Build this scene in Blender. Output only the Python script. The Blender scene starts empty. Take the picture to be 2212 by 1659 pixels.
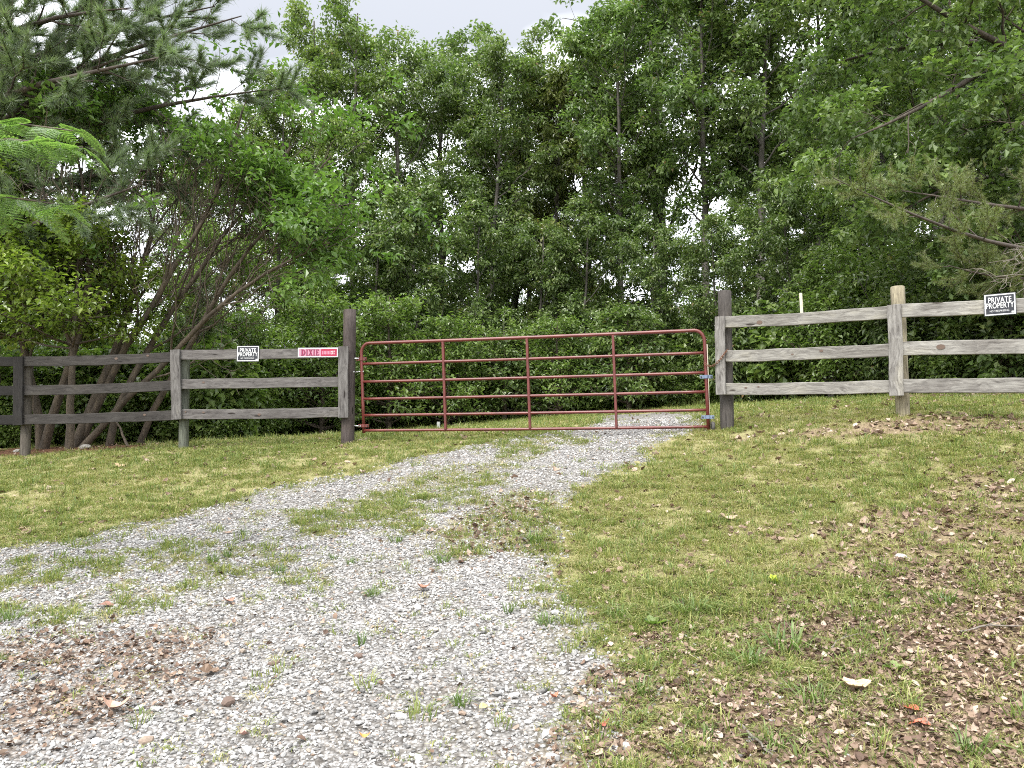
import bpy, bmesh, math, random
import numpy as np
from mathutils import Vector, Matrix, Euler

R = math.radians
scene = bpy.context.scene
COL = scene.collection
EYE = 1.55

# ------------------------------------------------------------------ camera, sky, sun, exposure
cam_data = bpy.data.cameras.new('camera')
cam_data.sensor_width = 36.0
cam_data.lens = 36.0 * 1661.0 / 2212.0
cam_data.clip_start = 0.05
cam_data.clip_end = 3000.0
cam = bpy.data.objects.new('camera', cam_data)
cam.location = (0.0, 0.0, EYE)
cam.rotation_euler = (R(94.5), 0.0, 0.0)
COL.objects.link(cam)
scene.camera = cam

SUN_EL, SUN_AZ = 52.0, 210.0          # degrees; azimuth clockwise from north (+Y)
world = bpy.data.worlds.new('World')
scene.world = world
world.use_nodes = True
wt = world.node_tree
wt.nodes.clear()
def wn(t, **k):
    n = wt.nodes.new(t)
    for a, b in k.items(): setattr(n, a, b)
    return n
w_out = wn('ShaderNodeOutputWorld'); w_bg = wn('ShaderNodeBackground')
w_bg.inputs['Strength'].default_value = 0.1
sky = wn('ShaderNodeTexSky'); sky.sky_type = 'NISHITA'; sky.sun_disc = False
sky.sun_elevation = R(SUN_EL); sky.sun_rotation = R(SUN_AZ)
tc = wn('ShaderNodeTexCoord'); sep = wn('ShaderNodeSeparateXYZ')
wt.links.new(tc.outputs['Generated'], sep.inputs[0])
zc = wn('ShaderNodeMath', operation='MAXIMUM'); zc.inputs[1].default_value = 0.04
wt.links.new(sep.outputs['Z'], zc.inputs[0])
# cloud layer seen as a flat sheet overhead
za = wn('ShaderNodeMath', operation='ADD'); za.inputs[1].default_value = 0.12
wt.links.new(zc.outputs[0], za.inputs[0])
dx = wn('ShaderNodeMath', operation='DIVIDE'); dy = wn('ShaderNodeMath', operation='DIVIDE')
for n_, s_ in ((dx, 'X'), (dy, 'Y')):
    wt.links.new(sep.outputs[s_], n_.inputs[0]); wt.links.new(za.outputs[0], n_.inputs[1])
comb = wn('ShaderNodeCombineXYZ')
wt.links.new(dx.outputs[0], comb.inputs[0]); wt.links.new(dy.outputs[0], comb.inputs[1])
comb.inputs[2].default_value = 5.1
nz = wn('ShaderNodeTexNoise'); nz.inputs['Scale'].default_value = 1.15
nz.inputs['Detail'].default_value = 5.0; nz.inputs['Roughness'].default_value = 0.5
drift = wn('ShaderNodeVectorMath', operation='ADD'); drift.inputs[1].default_value = (0.0, 0.10, 0.0)
wt.links.new(comb.outputs[0], drift.inputs[0]); wt.links.new(drift.outputs[0], nz.inputs['Vector'])
rp = wn('ShaderNodeValToRGB')
rp.color_ramp.elements[0].position = 0.40; rp.color_ramp.elements[0].color = (0.207, 0.211, 0.222, 1)
rp.color_ramp.elements[1].position = 0.62; rp.color_ramp.elements[1].color = (1.22, 1.22, 1.24, 1)
wt.links.new(nz.outputs['Fac'], rp.inputs[0])
# overcast sky: zenith brighter than horizon
grad = wn('ShaderNodeMapRange'); grad.inputs['From Min'].default_value = 0.0; grad.inputs['From Max'].default_value = 1.0
grad.inputs['To Min'].default_value = 6.5; grad.inputs['To Max'].default_value = 17.0
wt.links.new(zc.outputs[0], grad.inputs['Value'])
hz = wn('ShaderNodeMapRange'); hz.inputs['From Min'].default_value = 0.15; hz.inputs['From Max'].default_value = 0.42
wt.links.new(zc.outputs[0], hz.inputs['Value'])
hm = wn('ShaderNodeMix', data_type='RGBA'); hm.inputs[6].default_value = (0.86, 0.87, 0.90, 1)
wt.links.new(hz.outputs['Result'], hm.inputs['Factor']); wt.links.new(rp.outputs['Color'], hm.inputs[7])
vm = wn('ShaderNodeVectorMath', operation='SCALE')
wt.links.new(hm.outputs[2], vm.inputs[0]); wt.links.new(grad.outputs['Result'], vm.inputs['Scale'])
mx = wn('ShaderNodeMix', data_type='RGBA'); mx.inputs['Factor'].default_value = 0.88
wt.links.new(sky.outputs['Color'], mx.inputs[6]); wt.links.new(vm.outputs[0], mx.inputs[7])
wt.links.new(mx.outputs[2], w_bg.inputs['Color']); wt.links.new(w_bg.outputs[0], w_out.inputs[0])

sun_data = bpy.data.lights.new('sun', 'SUN')
sun_data.energy = 1.5
sun_data.angle = R(22)
sun_data.color = (1.0, 0.95, 0.87)
sun = bpy.data.objects.new('sun', sun_data)
az = R(SUN_AZ)
sd = Vector((math.sin(az) * math.cos(R(SUN_EL)), math.cos(az) * math.cos(R(SUN_EL)), math.sin(R(SUN_EL))))
sun.rotation_euler = sd.to_track_quat('Z', 'Y').to_euler()
COL.objects.link(sun)

scene.view_settings.view_transform = 'Standard'
scene.view_settings.look = 'None'
scene.view_settings.exposure = 1.8
scene.view_settings.gamma = 1.0
scene.view_settings.use_curve_mapping = False
scene.render.engine = 'CYCLES'
cy = scene.cycles
cy.max_bounces = 6; cy.diffuse_bounces = 3; cy.glossy_bounces = 2
cy.transmission_bounces = 4; cy.transparent_max_bounces = 6
cy.sample_clamp_indirect = 6.0
cy.filter_width = 1.05
cy.use_denoising = False
try:
    cy.denoiser = 'OPENIMAGEDENOISE'; cy.denoising_prefilter = 'ACCURATE'; cy.denoising_input_passes = 'RGB_ALBEDO_NORMAL'
except Exception:
    pass

# ------------------------------------------------------------------ helpers: tags, meshes
def tag(o, label=None, cat=None, group=None, kind=None):
    if label: o['label'] = label
    if cat: o['category'] = cat
    if group: o['group'] = group
    if kind: o['kind'] = kind
    return o

def link(o, parent=None):
    COL.objects.link(o)
    if parent is not None: o.parent = parent
    return o

def empty(name, loc, rz=0.0, scale=1.0):
    o = bpy.data.objects.new(name, None)
    o.empty_display_size = 0.2
    o.location = loc; o.rotation_euler = (0, 0, rz); o.scale = (scale,) * 3 if not hasattr(scale, '__len__') else scale
    return link(o)

def mk_mesh(name, V, faces, mats=(), attrs=None, smooth=False, mat_idx=None):
    """faces: list of int arrays (n,k)"""
    me = bpy.data.meshes.new(name)
    V = np.asarray(V, np.float32)
    faces = [np.asarray(f, np.int32) for f in faces if len(f)]
    me.vertices.add(len(V)); me.vertices.foreach_set('co', V.ravel())
    tot = np.concatenate([np.full(len(f), f.shape[1], np.int32) for f in faces])
    idx = np.concatenate([f.ravel() for f in faces])
    start = np.concatenate([[0], np.cumsum(tot)[:-1]]).astype(np.int32)
    me.loops.add(len(idx)); me.loops.foreach_set('vertex_index', idx)
    me.polygons.add(len(tot)); me.polygons.foreach_set('loop_start', start)
    try: me.polygons.foreach_set('loop_total', tot)
    except Exception: pass
    if mat_idx is not None: me.polygons.foreach_set('material_index', np.asarray(mat_idx, np.int32))
    me.polygons.foreach_set('use_smooth', np.full(len(tot), bool(smooth)))
    for m in mats: me.materials.append(m)
    for k, a in (attrs or {}).items():
        at_ = me.attributes.new(k, 'FLOAT', 'POINT'); at_.data.foreach_set('value', np.asarray(a, np.float32))
    me.update(calc_edges=True)
    return me

def mobj(name, me, parent=None):
    return link(bpy.data.objects.new(name, me), parent)

def nrm(v):
    return v / np.maximum(np.linalg.norm(v, axis=-1, keepdims=True), 1e-9)

# smooth value noise for laying out zones and bumps
_lat = np.random.default_rng(11).random((256, 256))
def vnoise(x, y):
    xi = np.floor(x).astype(int); yi = np.floor(y).astype(int)
    fx = x - xi; fy = y - yi
    fx = fx * fx * (3 - 2 * fx); fy = fy * fy * (3 - 2 * fy)
    a = _lat[xi % 256, yi % 256]; b = _lat[(xi + 1) % 256, yi % 256]
    c = _lat[xi % 256, (yi + 1) % 256]; d = _lat[(xi + 1) % 256, (yi + 1) % 256]
    return (a * (1 - fx) + b * fx) * (1 - fy) + (c * (1 - fx) + d * fx) * fy
def fbm(x, y, s=1.0, o=4):
    t = 0; amp = 1; n = 0
    for k in range(o):
        t = t + amp * vnoise(x * s + 17.3 * k, y * s + 5.1 * k); n += amp; amp *= .55; s *= 2.1
    return t / n
def sstep(a, b, x):
    t = np.clip((x - a) / (b - a), 0, 1); return t * t * (3 - 2 * t)

# ------------------------------------------------------------------ materials
def new_mat(name):
    m = bpy.data.materials.new(name); m.use_nodes = True
    nt = m.node_tree; nt.nodes.clear()
    out = nt.nodes.new('ShaderNodeOutputMaterial')
    return m, nt, out
def N(nt, t, **k):
    n = nt.nodes.new(t)
    for a, b in k.items(): setattr(n, a, b)
    return n
def ramp(nt, src, stops, interp='LINEAR'):
    r = N(nt, 'ShaderNodeValToRGB'); cr = r.color_ramp; cr.interpolation = interp
    while len(cr.elements) < len(stops): cr.elements.new(0.5)
    for e, (p, c) in zip(cr.elements, stops):
        e.position = p; e.color = (*c, 1)
    nt.links.new(src, r.inputs[0]); return r.outputs['Color']
def mixc(nt, f, a, b, mode='MIX'):
    m = N(nt, 'ShaderNodeMix', data_type='RGBA', blend_type=mode)
    for i, s in ((0, f), (6, a), (7, b)):
        if hasattr(s, 'is_linked') or hasattr(s, 'links'): nt.links.new(s, m.inputs[i])
        elif isinstance(s, (int, float)): m.inputs[i].default_value = s
        else: m.inputs[i].default_value = (*s, 1)
    return m.outputs[2]
def noise(nt, vec, scale, detail=4, rough=.55):
    n = N(nt, 'ShaderNodeTexNoise'); n.inputs['Scale'].default_value = scale
    n.inputs['Detail'].default_value = detail; n.inputs['Roughness'].default_value = rough
    if vec is not None: nt.links.new(vec, n.inputs['Vector'])
    return n.outputs['Fac']
def attr(nt, name, typ='GEOMETRY'):
    a = N(nt, 'ShaderNodeAttribute', attribute_name=name, attribute_type=typ); return a.outputs['Fac']
def bump(nt, h, strength, dist):
    b = N(nt, 'ShaderNodeBump'); b.inputs['Strength'].default_value = strength; b.inputs['Distance'].default_value = dist
    nt.links.new(h, b.inputs['Height']); return b.outputs[0]

def leaf_mat(name, stops, trans=0.4, rough=0.36, tcol=(1.1, 1.3, .6), spec=.6):
    m, nt, out = new_mat(name)
    t = attr(nt, 'tint')
    oi = N(nt, 'ShaderNodeObjectInfo')
    c = ramp(nt, t, stops)
    c = mixc(nt, 1.0, c, oi.outputs['Color'], 'MULTIPLY')
    p = N(nt, 'ShaderNodeBsdfPrincipled')
    p.inputs['Roughness'].default_value = rough; p.inputs['Specular IOR Level'].default_value = spec
    nt.links.new(c, p.inputs['Base Color'])
    tr = N(nt, 'ShaderNodeBsdfTranslucent')
    tcn = mixc(nt, 1.0, c, tcol, 'MULTIPLY'); nt.links.new(tcn, tr.inputs['Color'])
    ms = N(nt, 'ShaderNodeMixShader'); ms.inputs[0].default_value = trans
    nt.links.new(p.outputs[0], ms.inputs[1]); nt.links.new(tr.outputs[0], ms.inputs[2])
    nt.links.new(ms.outputs[0], out.inputs[0])
    return m

M = {}
M['leaf_wood'] = leaf_mat('hardwood_leaf', [(0, (.052, .086, .029)), (.45, (.105, .156, .052)), (.8, (.178, .235, .084)), (.955, (.21, .25, .095)), (.975, (.24, .16, .08)), (1, (.2, .115, .065))])
M['leaf_bright'] = leaf_mat('understory_leaf', [(0, (.068, .115, .030)), (.5, (.132, .198, .053)), (1, (.22, .28, .088))], trans=.42)
M['leaf_dogwood'] = leaf_mat('dogwood_leaf', [(0, (.06, .10, .016)), (.5, (.14, .20, .034)), (1, (.25, .31, .065))], trans=.42)
M['leaf_oak'] = leaf_mat('oak_leaf', [(0, (.054, .092, .030)), (.5, (.11, .167, .054)), (.9, (.185, .248, .084)), (.97, (.2, .26, .09)), (1, (.2, .13, .07))], rough=.42, spec=.45)
M['leaf_mimosa'] = leaf_mat('mimosa_leaf', [(0, (.09, .16, .05)), (.5, (.14, .23, .075)), (1, (.21, .30, .10))], trans=.4)
M['needle'] = leaf_mat('pine_needle', [(0, (.08, .115, .07)), (.5, (.145, .195, .12)), (.9, (.21, .26, .16)), (1, (.2, .165, .1))], trans=.35)
M['needle_light'] = leaf_mat('young_pine_needle', [(0, (.05, .085, .025)), (.5, (.10, .15, .045)), (1, (.16, .20, .07))], trans=.2)
M['needle_rust'] = leaf_mat('scrub_pine_needle', [(0, (.13, .10, .05)), (.3, (.14, .155, .06)), (1, (.19, .25, .10))], trans=.35)
M['grass'] = leaf_mat('grass_blade', [(0, (.09, .145, .034)), (.25, (.175, .225, .054)), (.5, (.275, .285, .085)), (.75, (.36, .325, .145)), (1, (.43, .37, .23))], trans=.35, rough=.6, tcol=(1, 1.1, .75))
M['weed'] = leaf_mat('weed_blade', [(0, (.05, .09, .02)), (.5, (.09, .15, .032)), (1, (.16, .2, .06))], trans=.3, rough=.5)
M['litter'] = leaf_mat('dead_leaf', [(0, (.07, .045, .033)), (.25, (.14, .092, .066)), (.55, (.235, .17, .125)), (.82, (.33, .255, .20)), (1, (.40, .33, .27))], trans=.1, rough=.65, tcol=(1, .85, .6), spec=.25)

def bark_mat(name, dark, light, scale=9.0):
    m, nt, out = new_mat(name)
    tcn = N(nt, 'ShaderNodeTexCoord'); mp = N(nt, 'ShaderNodeMapping'); mp.inputs['Scale'].default_value = (1, 1, .22)
    nt.links.new(tcn.outputs['Object'], mp.inputs[0])
    f = noise(nt, mp.outputs[0], scale, 6, .65)
    c = ramp(nt, f, [(.3, dark), (.68, light)])
    oi = N(nt, 'ShaderNodeObjectInfo')
    c = mixc(nt, 1.0, c, oi.outputs['Color'], 'MULTIPLY')
    p = N(nt, 'ShaderNodeBsdfPrincipled'); p.inputs['Roughness'].default_value = .85
    nt.links.new(c, p.inputs['Base Color']); nt.links.new(bump(nt, f, .7, .03), p.inputs['Normal'])
    nt.links.new(p.outputs[0], out.inputs[0]); return m
M['bark'] = bark_mat('grey_bark', (.03, .026, .022), (.125, .115, .10))
M['bark_dark'] = bark_mat('dark_pine_bark', (.028, .022, .019), (.085, .068, .058))
M['bark_fan'] = bark_mat('smooth_brown_bark', (.024, .019, .014), (.115, .09, .064), 11)
M['dead_twig'] = bark_mat('bleached_twig', (.09, .078, .064), (.22, .195, .165), 20)

def wood_mat():
    m, nt, out = new_mat('weathered_timber')
    tcn = N(nt, 'ShaderNodeTexCoord'); oi = N(nt, 'ShaderNodeObjectInfo')
    off = N(nt, 'ShaderNodeVectorMath', operation='ADD')
    sc = N(nt, 'ShaderNodeVectorMath', operation='SCALE'); sc.inputs[0].default_value = (37, 19, 53)
    nt.links.new(oi.outputs['Random'], sc.inputs['Scale'])
    nt.links.new(tcn.outputs['Object'], off.inputs[0]); nt.links.new(sc.outputs[0], off.inputs[1])
    mp = N(nt, 'ShaderNodeMapping'); mp.inputs['Scale'].default_value = (1.1, 14, 14)
    nt.links.new(off.outputs[0], mp.inputs[0])
    warp = noise(nt, off.outputs[0], 2.2, 2)
    wv = N(nt, 'ShaderNodeVectorMath', operation='SCALE'); wv.inputs[0].default_value = (0, 2.6, 2.6)
    nt.links.new(warp, wv.inputs['Scale'])
    wa = N(nt, 'ShaderNodeVectorMath', operation='ADD'); nt.links.new(mp.outputs[0], wa.inputs[0]); nt.links.new(wv.outputs[0], wa.inputs[1])
    g = noise(nt, wa.outputs[0], 3.2, 7, .68)
    mp2 = N(nt, 'ShaderNodeMapping'); mp2.inputs['Scale'].default_value = (.9, 2.2, 2.2); nt.links.new(off.outputs[0], mp2.inputs[0])
    blotch = noise(nt, mp2.outputs[0], 2.3, 4)
    c = ramp(nt, g, [(.28, (.22, .2, .19)), (.45, (.62, .6, .58)), (.62, (.95, .93, .9)), (.8, (1.25, 1.23, 1.2))])
    b = ramp(nt, blotch, [(.3, (.62, .6, .6)), (.55, (1, 1, 1)), (.75, (1.12, 1.1, 1.0))])
    c = mixc(nt, 1.0, c, b, 'MULTIPLY')
    # knots
    mp3 = N(nt, 'ShaderNodeMapping'); mp3.inputs['Scale'].default_value = (1.5, 6.5, 6.5); nt.links.new(off.outputs[0], mp3.inputs[0])
    vo = N(nt, 'ShaderNodeTexVoronoi'); vo.inputs['Scale'].default_value = 1.3; nt.links.new(mp3.outputs[0], vo.inputs['Vector'])
    k = ramp(nt, vo.outputs['Distance'], [(.0, (.12, .1, .09)), (.09, (.2, .17, .15)), (.13, (1, 1, 1))])
    c = mixc(nt, 1.0, c, k, 'MULTIPLY')
    c = mixc(nt, 1.0, c, oi.outputs['Color'], 'MULTIPLY')
    p = N(nt, 'ShaderNodeBsdfPrincipled'); p.inputs['Roughness'].default_value = .8; p.inputs['Specular IOR Level'].default_value = .3
    nt.links.new(c, p.inputs['Base Color']); nt.links.new(bump(nt, g, .55, .006), p.inputs['Normal'])
    nt.links.new(p.outputs[0], out.inputs[0]); return m
M['wood'] = wood_mat()

def plain(name, col, rough=.5, metal=0.0, var=0.0, vscale=30, spec=.5):
    m, nt, out = new_mat(name)
    p = N(nt, 'ShaderNodeBsdfPrincipled'); p.inputs['Roughness'].default_value = rough; p.inputs['Metallic'].default_value = metal
    p.inputs['Specular IOR Level'].default_value = spec
    if var:
        tcn = N(nt, 'ShaderNodeTexCoord'); f = noise(nt, tcn.outputs['Object'], vscale, 5, .6)
        c = ramp(nt, f, [(.3, tuple(x * (1 - var) for x in col)), (.7, tuple(min(1, x * (1 + var)) for x in col))])
        nt.links.new(c, p.inputs['Base Color'])
    else: p.inputs['Base Color'].default_value = (*col, 1)
    nt.links.new(p.outputs[0], out.inputs[0]); return m
def gate_mat():
    m, nt, out = new_mat('red_gate_paint')
    tcn = N(nt, 'ShaderNodeTexCoord')
    f = noise(nt, tcn.outputs['Object'], 5, 6, .65); f2 = noise(nt, tcn.outputs['Object'], 60, 4, .6)
    c = ramp(nt, f, [(.3, (.065, .011, .0095)), (.5, (.10, .017, .014)), (.68, (.12, .025, .02)), (.8, (.16, .06, .042))])
    d = ramp(nt, f2, [(.62, (1, 1, 1)), (.72, (1.15, 1.3, 1.2))])
    c = mixc(nt, 1.0, c, d, 'MULTIPLY')
    p = N(nt, 'ShaderNodeBsdfPrincipled'); p.inputs['Roughness'].default_value = .42; p.inputs['Specular IOR Level'].default_value = .55
    nt.links.new(c, p.inputs['Base Color']); nt.links.new(p.outputs[0], out.inputs[0]); return m
M['gate'] = gate_mat()
M['steel'] = plain('galvanised_steel', (.4, .41, .42), .4, .8, .2)
M['blue_clamp'] = plain('blue_grey_clamp_paint', (.12, .16, .24), .5, 0, .2)
M['rubber'] = plain('dusty_tyre_rubber', (.045, .043, .038), .8, 0, .4)
M['bolt'] = plain('dark_bolt', (.05, .045, .04), .5, .6)
M['rust'] = plain('rusty_chain_steel', (.16, .085, .055), .6, .5, .5, 8)
M['sign_black'] = plain('sign_black', (.012, .014, .02), .35)
M['sign_white'] = plain('sign_white', (.50, .51, .52), .4)
M['sign_red'] = plain('sign_red', (.28, .010, .045), .4)
M['sign_pink'] = plain('sign_pink', (.42, .18, .25), .4)
M['sign_letter'] = plain('sign_letter_red', (.19, .008, .05), .4)
M['sign_shadow'] = plain('sign_letter_shadow', (.05, .02, .05), .4)
M['pvc'] = plain('white_pvc', (.5, .51, .49), .45, 0, .1)
M['stake'] = plain('pale_stake_wood', (.42, .39, .31), .7, 0, .2)
M['rock'] = plain('pale_rock', (.3, .285, .26), .85, 0, .35, 18)
M['clod'] = plain('dark_clod', (.10, .07, .055), .9, 0, .4, 20)

def stone_mat():
    m, nt, out = new_mat('limestone_gravel')
    oi = N(nt, 'ShaderNodeObjectInfo'); tcn = N(nt, 'ShaderNodeTexCoord')
    c = ramp(nt, oi.outputs['Random'], [(0, (.115, .113, .11)), (.25, (.212, .209, .203)), (.6, (.302, .298, .289)), (.88, (.388, .384, .372)), (.94, (.26, .22, .18)), (1, (.18, .125, .09))])
    f = noise(nt, tcn.outputs['Object'], 3.0, 4)
    v = ramp(nt, f, [(.3, (.8, .8, .8)), (.7, (1.15, 1.15, 1.15))])
    c = mixc(nt, 1.0, c, v, 'MULTIPLY')
    p = N(nt, 'ShaderNodeBsdfPrincipled'); p.inputs['Roughness'].default_value = .8; p.inputs['Specular IOR Level'].default_value = .35
    nt.links.new(c, p.inputs['Base Color']); nt.links.new(p.outputs[0], out.inputs[0]); return m
M['stone'] = stone_mat()

def ground_mat():
    m, nt, out = new_mat('lawn_soil')
    tcn = N(nt, 'ShaderNodeTexCoord'); P = tcn.outputs['Object']
    big = noise(nt, P, .8, 4); mid = noise(nt, P, 9, 5, .65); fine = noise(nt, P, 70, 5, .7)
    a = mixc(nt, big, (.20, .20, .085), (.265, .235, .13))
    fr = ramp(nt, fine, [(.3, (.45, .4, .36)), (.5, (1, 1, 1)), (.75, (1.3, 1.25, 1.2))])
    a = mixc(nt, 1.0, a, fr, 'MULTIPLY')
    b = ramp(nt, fine, [(.28, (.05, .035, .025)), (.45, (.15, .105, .07)), (.6, (.25, .19, .135)), (.75, (.38, .31, .24))])
    mr = ramp(nt, mid, [(.35, (.72, .7, .66)), (.65, (1.15, 1.15, 1.15))])
    b = mixc(nt, 1.0, b, mr, 'MULTIPLY')
    s = ramp(nt, fine, [(.3, (.06, .03, .02)), (.7, (.20, .105, .06))])
    c = mixc(nt, attr(nt, 'litter'), a, b)
    c = mixc(nt, attr(nt, 'straw'), c, s)
    p = N(nt, 'ShaderNodeBsdfPrincipled'); p.inputs['Roughness'].default_value = .95; p.inputs['Specular IOR Level'].default_value = .15
    nt.links.new(c, p.inputs['Base Color']); nt.links.new(bump(nt, fine, .8, .02), p.inputs['Normal'])
    nt.links.new(p.outputs[0], out.inputs[0]); return m
def gravel_mat():
    m, nt, out = new_mat('gravel_bed')
    tcn = N(nt, 'ShaderNodeTexCoord'); P = tcn.outputs['Object']
    vo = N(nt, 'ShaderNodeTexVoronoi'); vo.inputs['Scale'].default_value = 42; nt.links.new(P, vo.inputs['Vector'])
    sx = N(nt, 'ShaderNodeSeparateColor'); nt.links.new(vo.outputs['Color'], sx.inputs[0])
    c = ramp(nt, sx.outputs[0], [(0, (.12, .115, .11)), (.5, (.24, .235, .23)), (1, (.33, .325, .32))])
    e = ramp(nt, vo.outputs['Distance'], [(.3, (1, 1, 1)), (.75, (.45, .43, .4))])
    c = mixc(nt, 1.0, c, e, 'MULTIPLY')
    big = noise(nt, P, 2.2, 4); bl = ramp(nt, big, [(.35, (.86, .84, .80)), (.65, (1.06, 1.06, 1.07))])
    c = mixc(nt, 1.0, c, bl, 'MULTIPLY')
    fine = noise(nt, P, 60, 5, .7)
    g = ramp(nt, fine, [(.3, (.08, .085, .03)), (.7, (.23, .20, .10))])
    c = mixc(nt, attr(nt, 'green'), c, g)
    b = ramp(nt, fine, [(.28, (.05, .035, .025)), (.5, (.17, .12, .085)), (.72, (.32, .26, .2))])
    c = mixc(nt, attr(nt, 'litter'), c, b)
    p = N(nt, 'ShaderNodeBsdfPrincipled'); p.inputs['Roughness'].default_value = .9; p.inputs['Specular IOR Level'].default_value = .2
    inv = N(nt, 'ShaderNodeMath', operation='SUBTRACT'); inv.inputs[0].default_value = 1; nt.links.new(vo.outputs['Distance'], inv.inputs[1])
    nt.links.new(c, p.inputs['Base Color']); nt.links.new(bump(nt, inv.outputs[0], .9, .02), p.inputs['Normal'])
    nt.links.new(p.outputs[0], out.inputs[0]); return m
M['ground'] = ground_mat(); M['gravel'] = gravel_mat()

# ------------------------------------------------------------------ terrain
CP = np.array([
(0,-3,0.02),(0,0,0.0),(0,2,0.03),(-4,2,-.02),(4,2,.2),(-8,0,-.1),(8,0,.35),(0,3.5,.18),(-3,3.5,.08),(3,3.5,.36),(5.5,4.5,.75),
(0,5.5,.55),(-4,5.5,.35),(3,5.5,.8),(5.2,6.5,1.3),(0,8,1.07),(-5,8,.82),(3.2,8,1.4),(-9,8,.6),(8,8,1.9),
(-2.387,11.2,1.572),(-4.84,11.3,1.484),(-7.294,11.5,1.38),(-9.86,11.7,1.27),(2.761,9.9,1.747),(4.517,8.9,1.909),
(0.2,10.6,1.64),(6.5,9.5,2.05),
(-6,15,1.58),(-2.5,16,1.75),(0.2,20,2.2),(2.6,20,2.42),(4.6,18,2.42),(7,14.5,2.42),(9,12,2.35),(1.5,14,2.0),
(0,28,2.5),(10,26,2.9),(-12,22,1.6),(-12,14,1.3),(14,14,2.7),(0,36,2.1),(-14,34,1.3),(16,34,2.4)])
def _U(r2): return np.where(r2 > 1e-9, r2 * np.log(np.maximum(r2, 1e-9)), 0.0)
_n = len(CP); _P = CP[:, :2]
_A = np.zeros((_n + 3, _n + 3)); _A[:_n, :_n] = _U(((_P[:, None] - _P[None]) ** 2).sum(-1)) + np.eye(_n) * .6
_A[:_n, _n] = 1; _A[:_n, _n + 1:] = _P; _A[_n, :_n] = 1; _A[_n + 1:, :_n] = _P.T
_W = np.linalg.solve(_A, np.r_[CP[:, 2], 0, 0, 0])
def height(x, y):
    x = np.asarray(x, float); y = np.asarray(y, float); s = x.shape
    cx = np.clip(x, -17, 18).ravel(); cyy = np.clip(y, -3, 37).ravel()
    z = np.empty(len(cx))
    for i in range(0, len(cx), 20000):
        q = np.stack([cx[i:i + 20000], cyy[i:i + 20000]], 1)
        z[i:i + 20000] = _U(((q[:, None] - _P[None]) ** 2).sum(-1)) @ _W[:_n] + _W[_n] + q @ _W[_n + 1:]
    z = z.reshape(s)
    out = np.maximum(np.maximum(np.abs(x - .5) - 17.5, y - 37), np.maximum(-3 - y, 0))
    fall = np.maximum(out, 0) + 0.6 * np.maximum(y - 30, 0) * (y < 60) + 18 * (y >= 60)
    z = z - 9.0 * (1 - np.exp(-fall / 60.0))
    z = z + 0.035 * (fbm(x, y, 1.1, 3) - .5) + 0.02 * (fbm(x + 40, y, 4.3, 2) - .5)
    return z
def gz(x, y): return float(height(np.array([x]), np.array([y]))[0])

def poly_sdf(x, y, poly):
    p = np.asarray(poly, float); d = np.full(x.shape, 1e9); inside = np.zeros(x.shape, bool)
    for i in range(len(p)):
        a = p[i]; b = p[(i + 1) % len(p)]; e = b - a
        wx = x - a[0]; wy = y - a[1]
        t = np.clip((wx * e[0] + wy * e[1]) / max(e @ e, 1e-9), 0, 1)
        d = np.minimum(d, (wx - t * e[0]) ** 2 + (wy - t * e[1]) ** 2)
        c = ((a[1] <= y) & (b[1] > y)) | ((b[1] <= y) & (a[1] > y))
        xi = a[0] + (y - a[1]) * e[0] / (e[1] if abs(e[1]) > 1e-9 else 1e-9)
        inside ^= c & (x < xi)
    return np.where(inside, 1, -1) * np.sqrt(d)
DRIVE = [(-9, 5.6), (-6.2, 6.4), (-4.59, 6.99), (-3.6, 7.5), (-3.16, 8.09), (-2.62, 8.67), (-1.69, 9.2), (-1.2, 9.69), (-.65, 10.26), (-.23, 10.57), (.29, 10.87),
         (.95, 11.3), (1.2, 12.5), (1.5, 14.5), (1.7, 17), (3.4, 17), (3.3, 14.5), (3.0, 12.5), (2.55, 10.4), (2.03, 9.81), (1.62, 9.17), (1.46, 8.58), (.96, 8.27),
         (.62, 7.86), (.45, 7.15), (.36, 6.08), (.40, 5.26), (.50, 4.69), (.47, 4.24), (.42, 3.79), (.42, 3.3), (.6, 2.4), (1.5, 1), (1.5, -2), (-9, -2)]
MEDIAN = [(.61, 10.71), (-.04, 10.38), (-.26, 9.57), (-.58, 9.08), (-1.06, 8.58), (-1.55, 7.99), (-2.03, 7.47), (-1.87, 7.06), (-1.23, 6.77), (-.83, 6.76),
          (-.55, 7.3), (-.42, 8.1), (-.13, 8.58), (.37, 9.64), (1.06, 10.13)]
def ellipse(x, y, cx, cyy, rx, ry, a=0):
    c, s = math.cos(a), math.sin(a); X = (x - cx) * c + (y - cyy) * s; Y = -(x - cx) * s + (y - cyy) * c
    return 1 - np.sqrt((X / rx) ** 2 + (Y / ry) ** 2)
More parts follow.
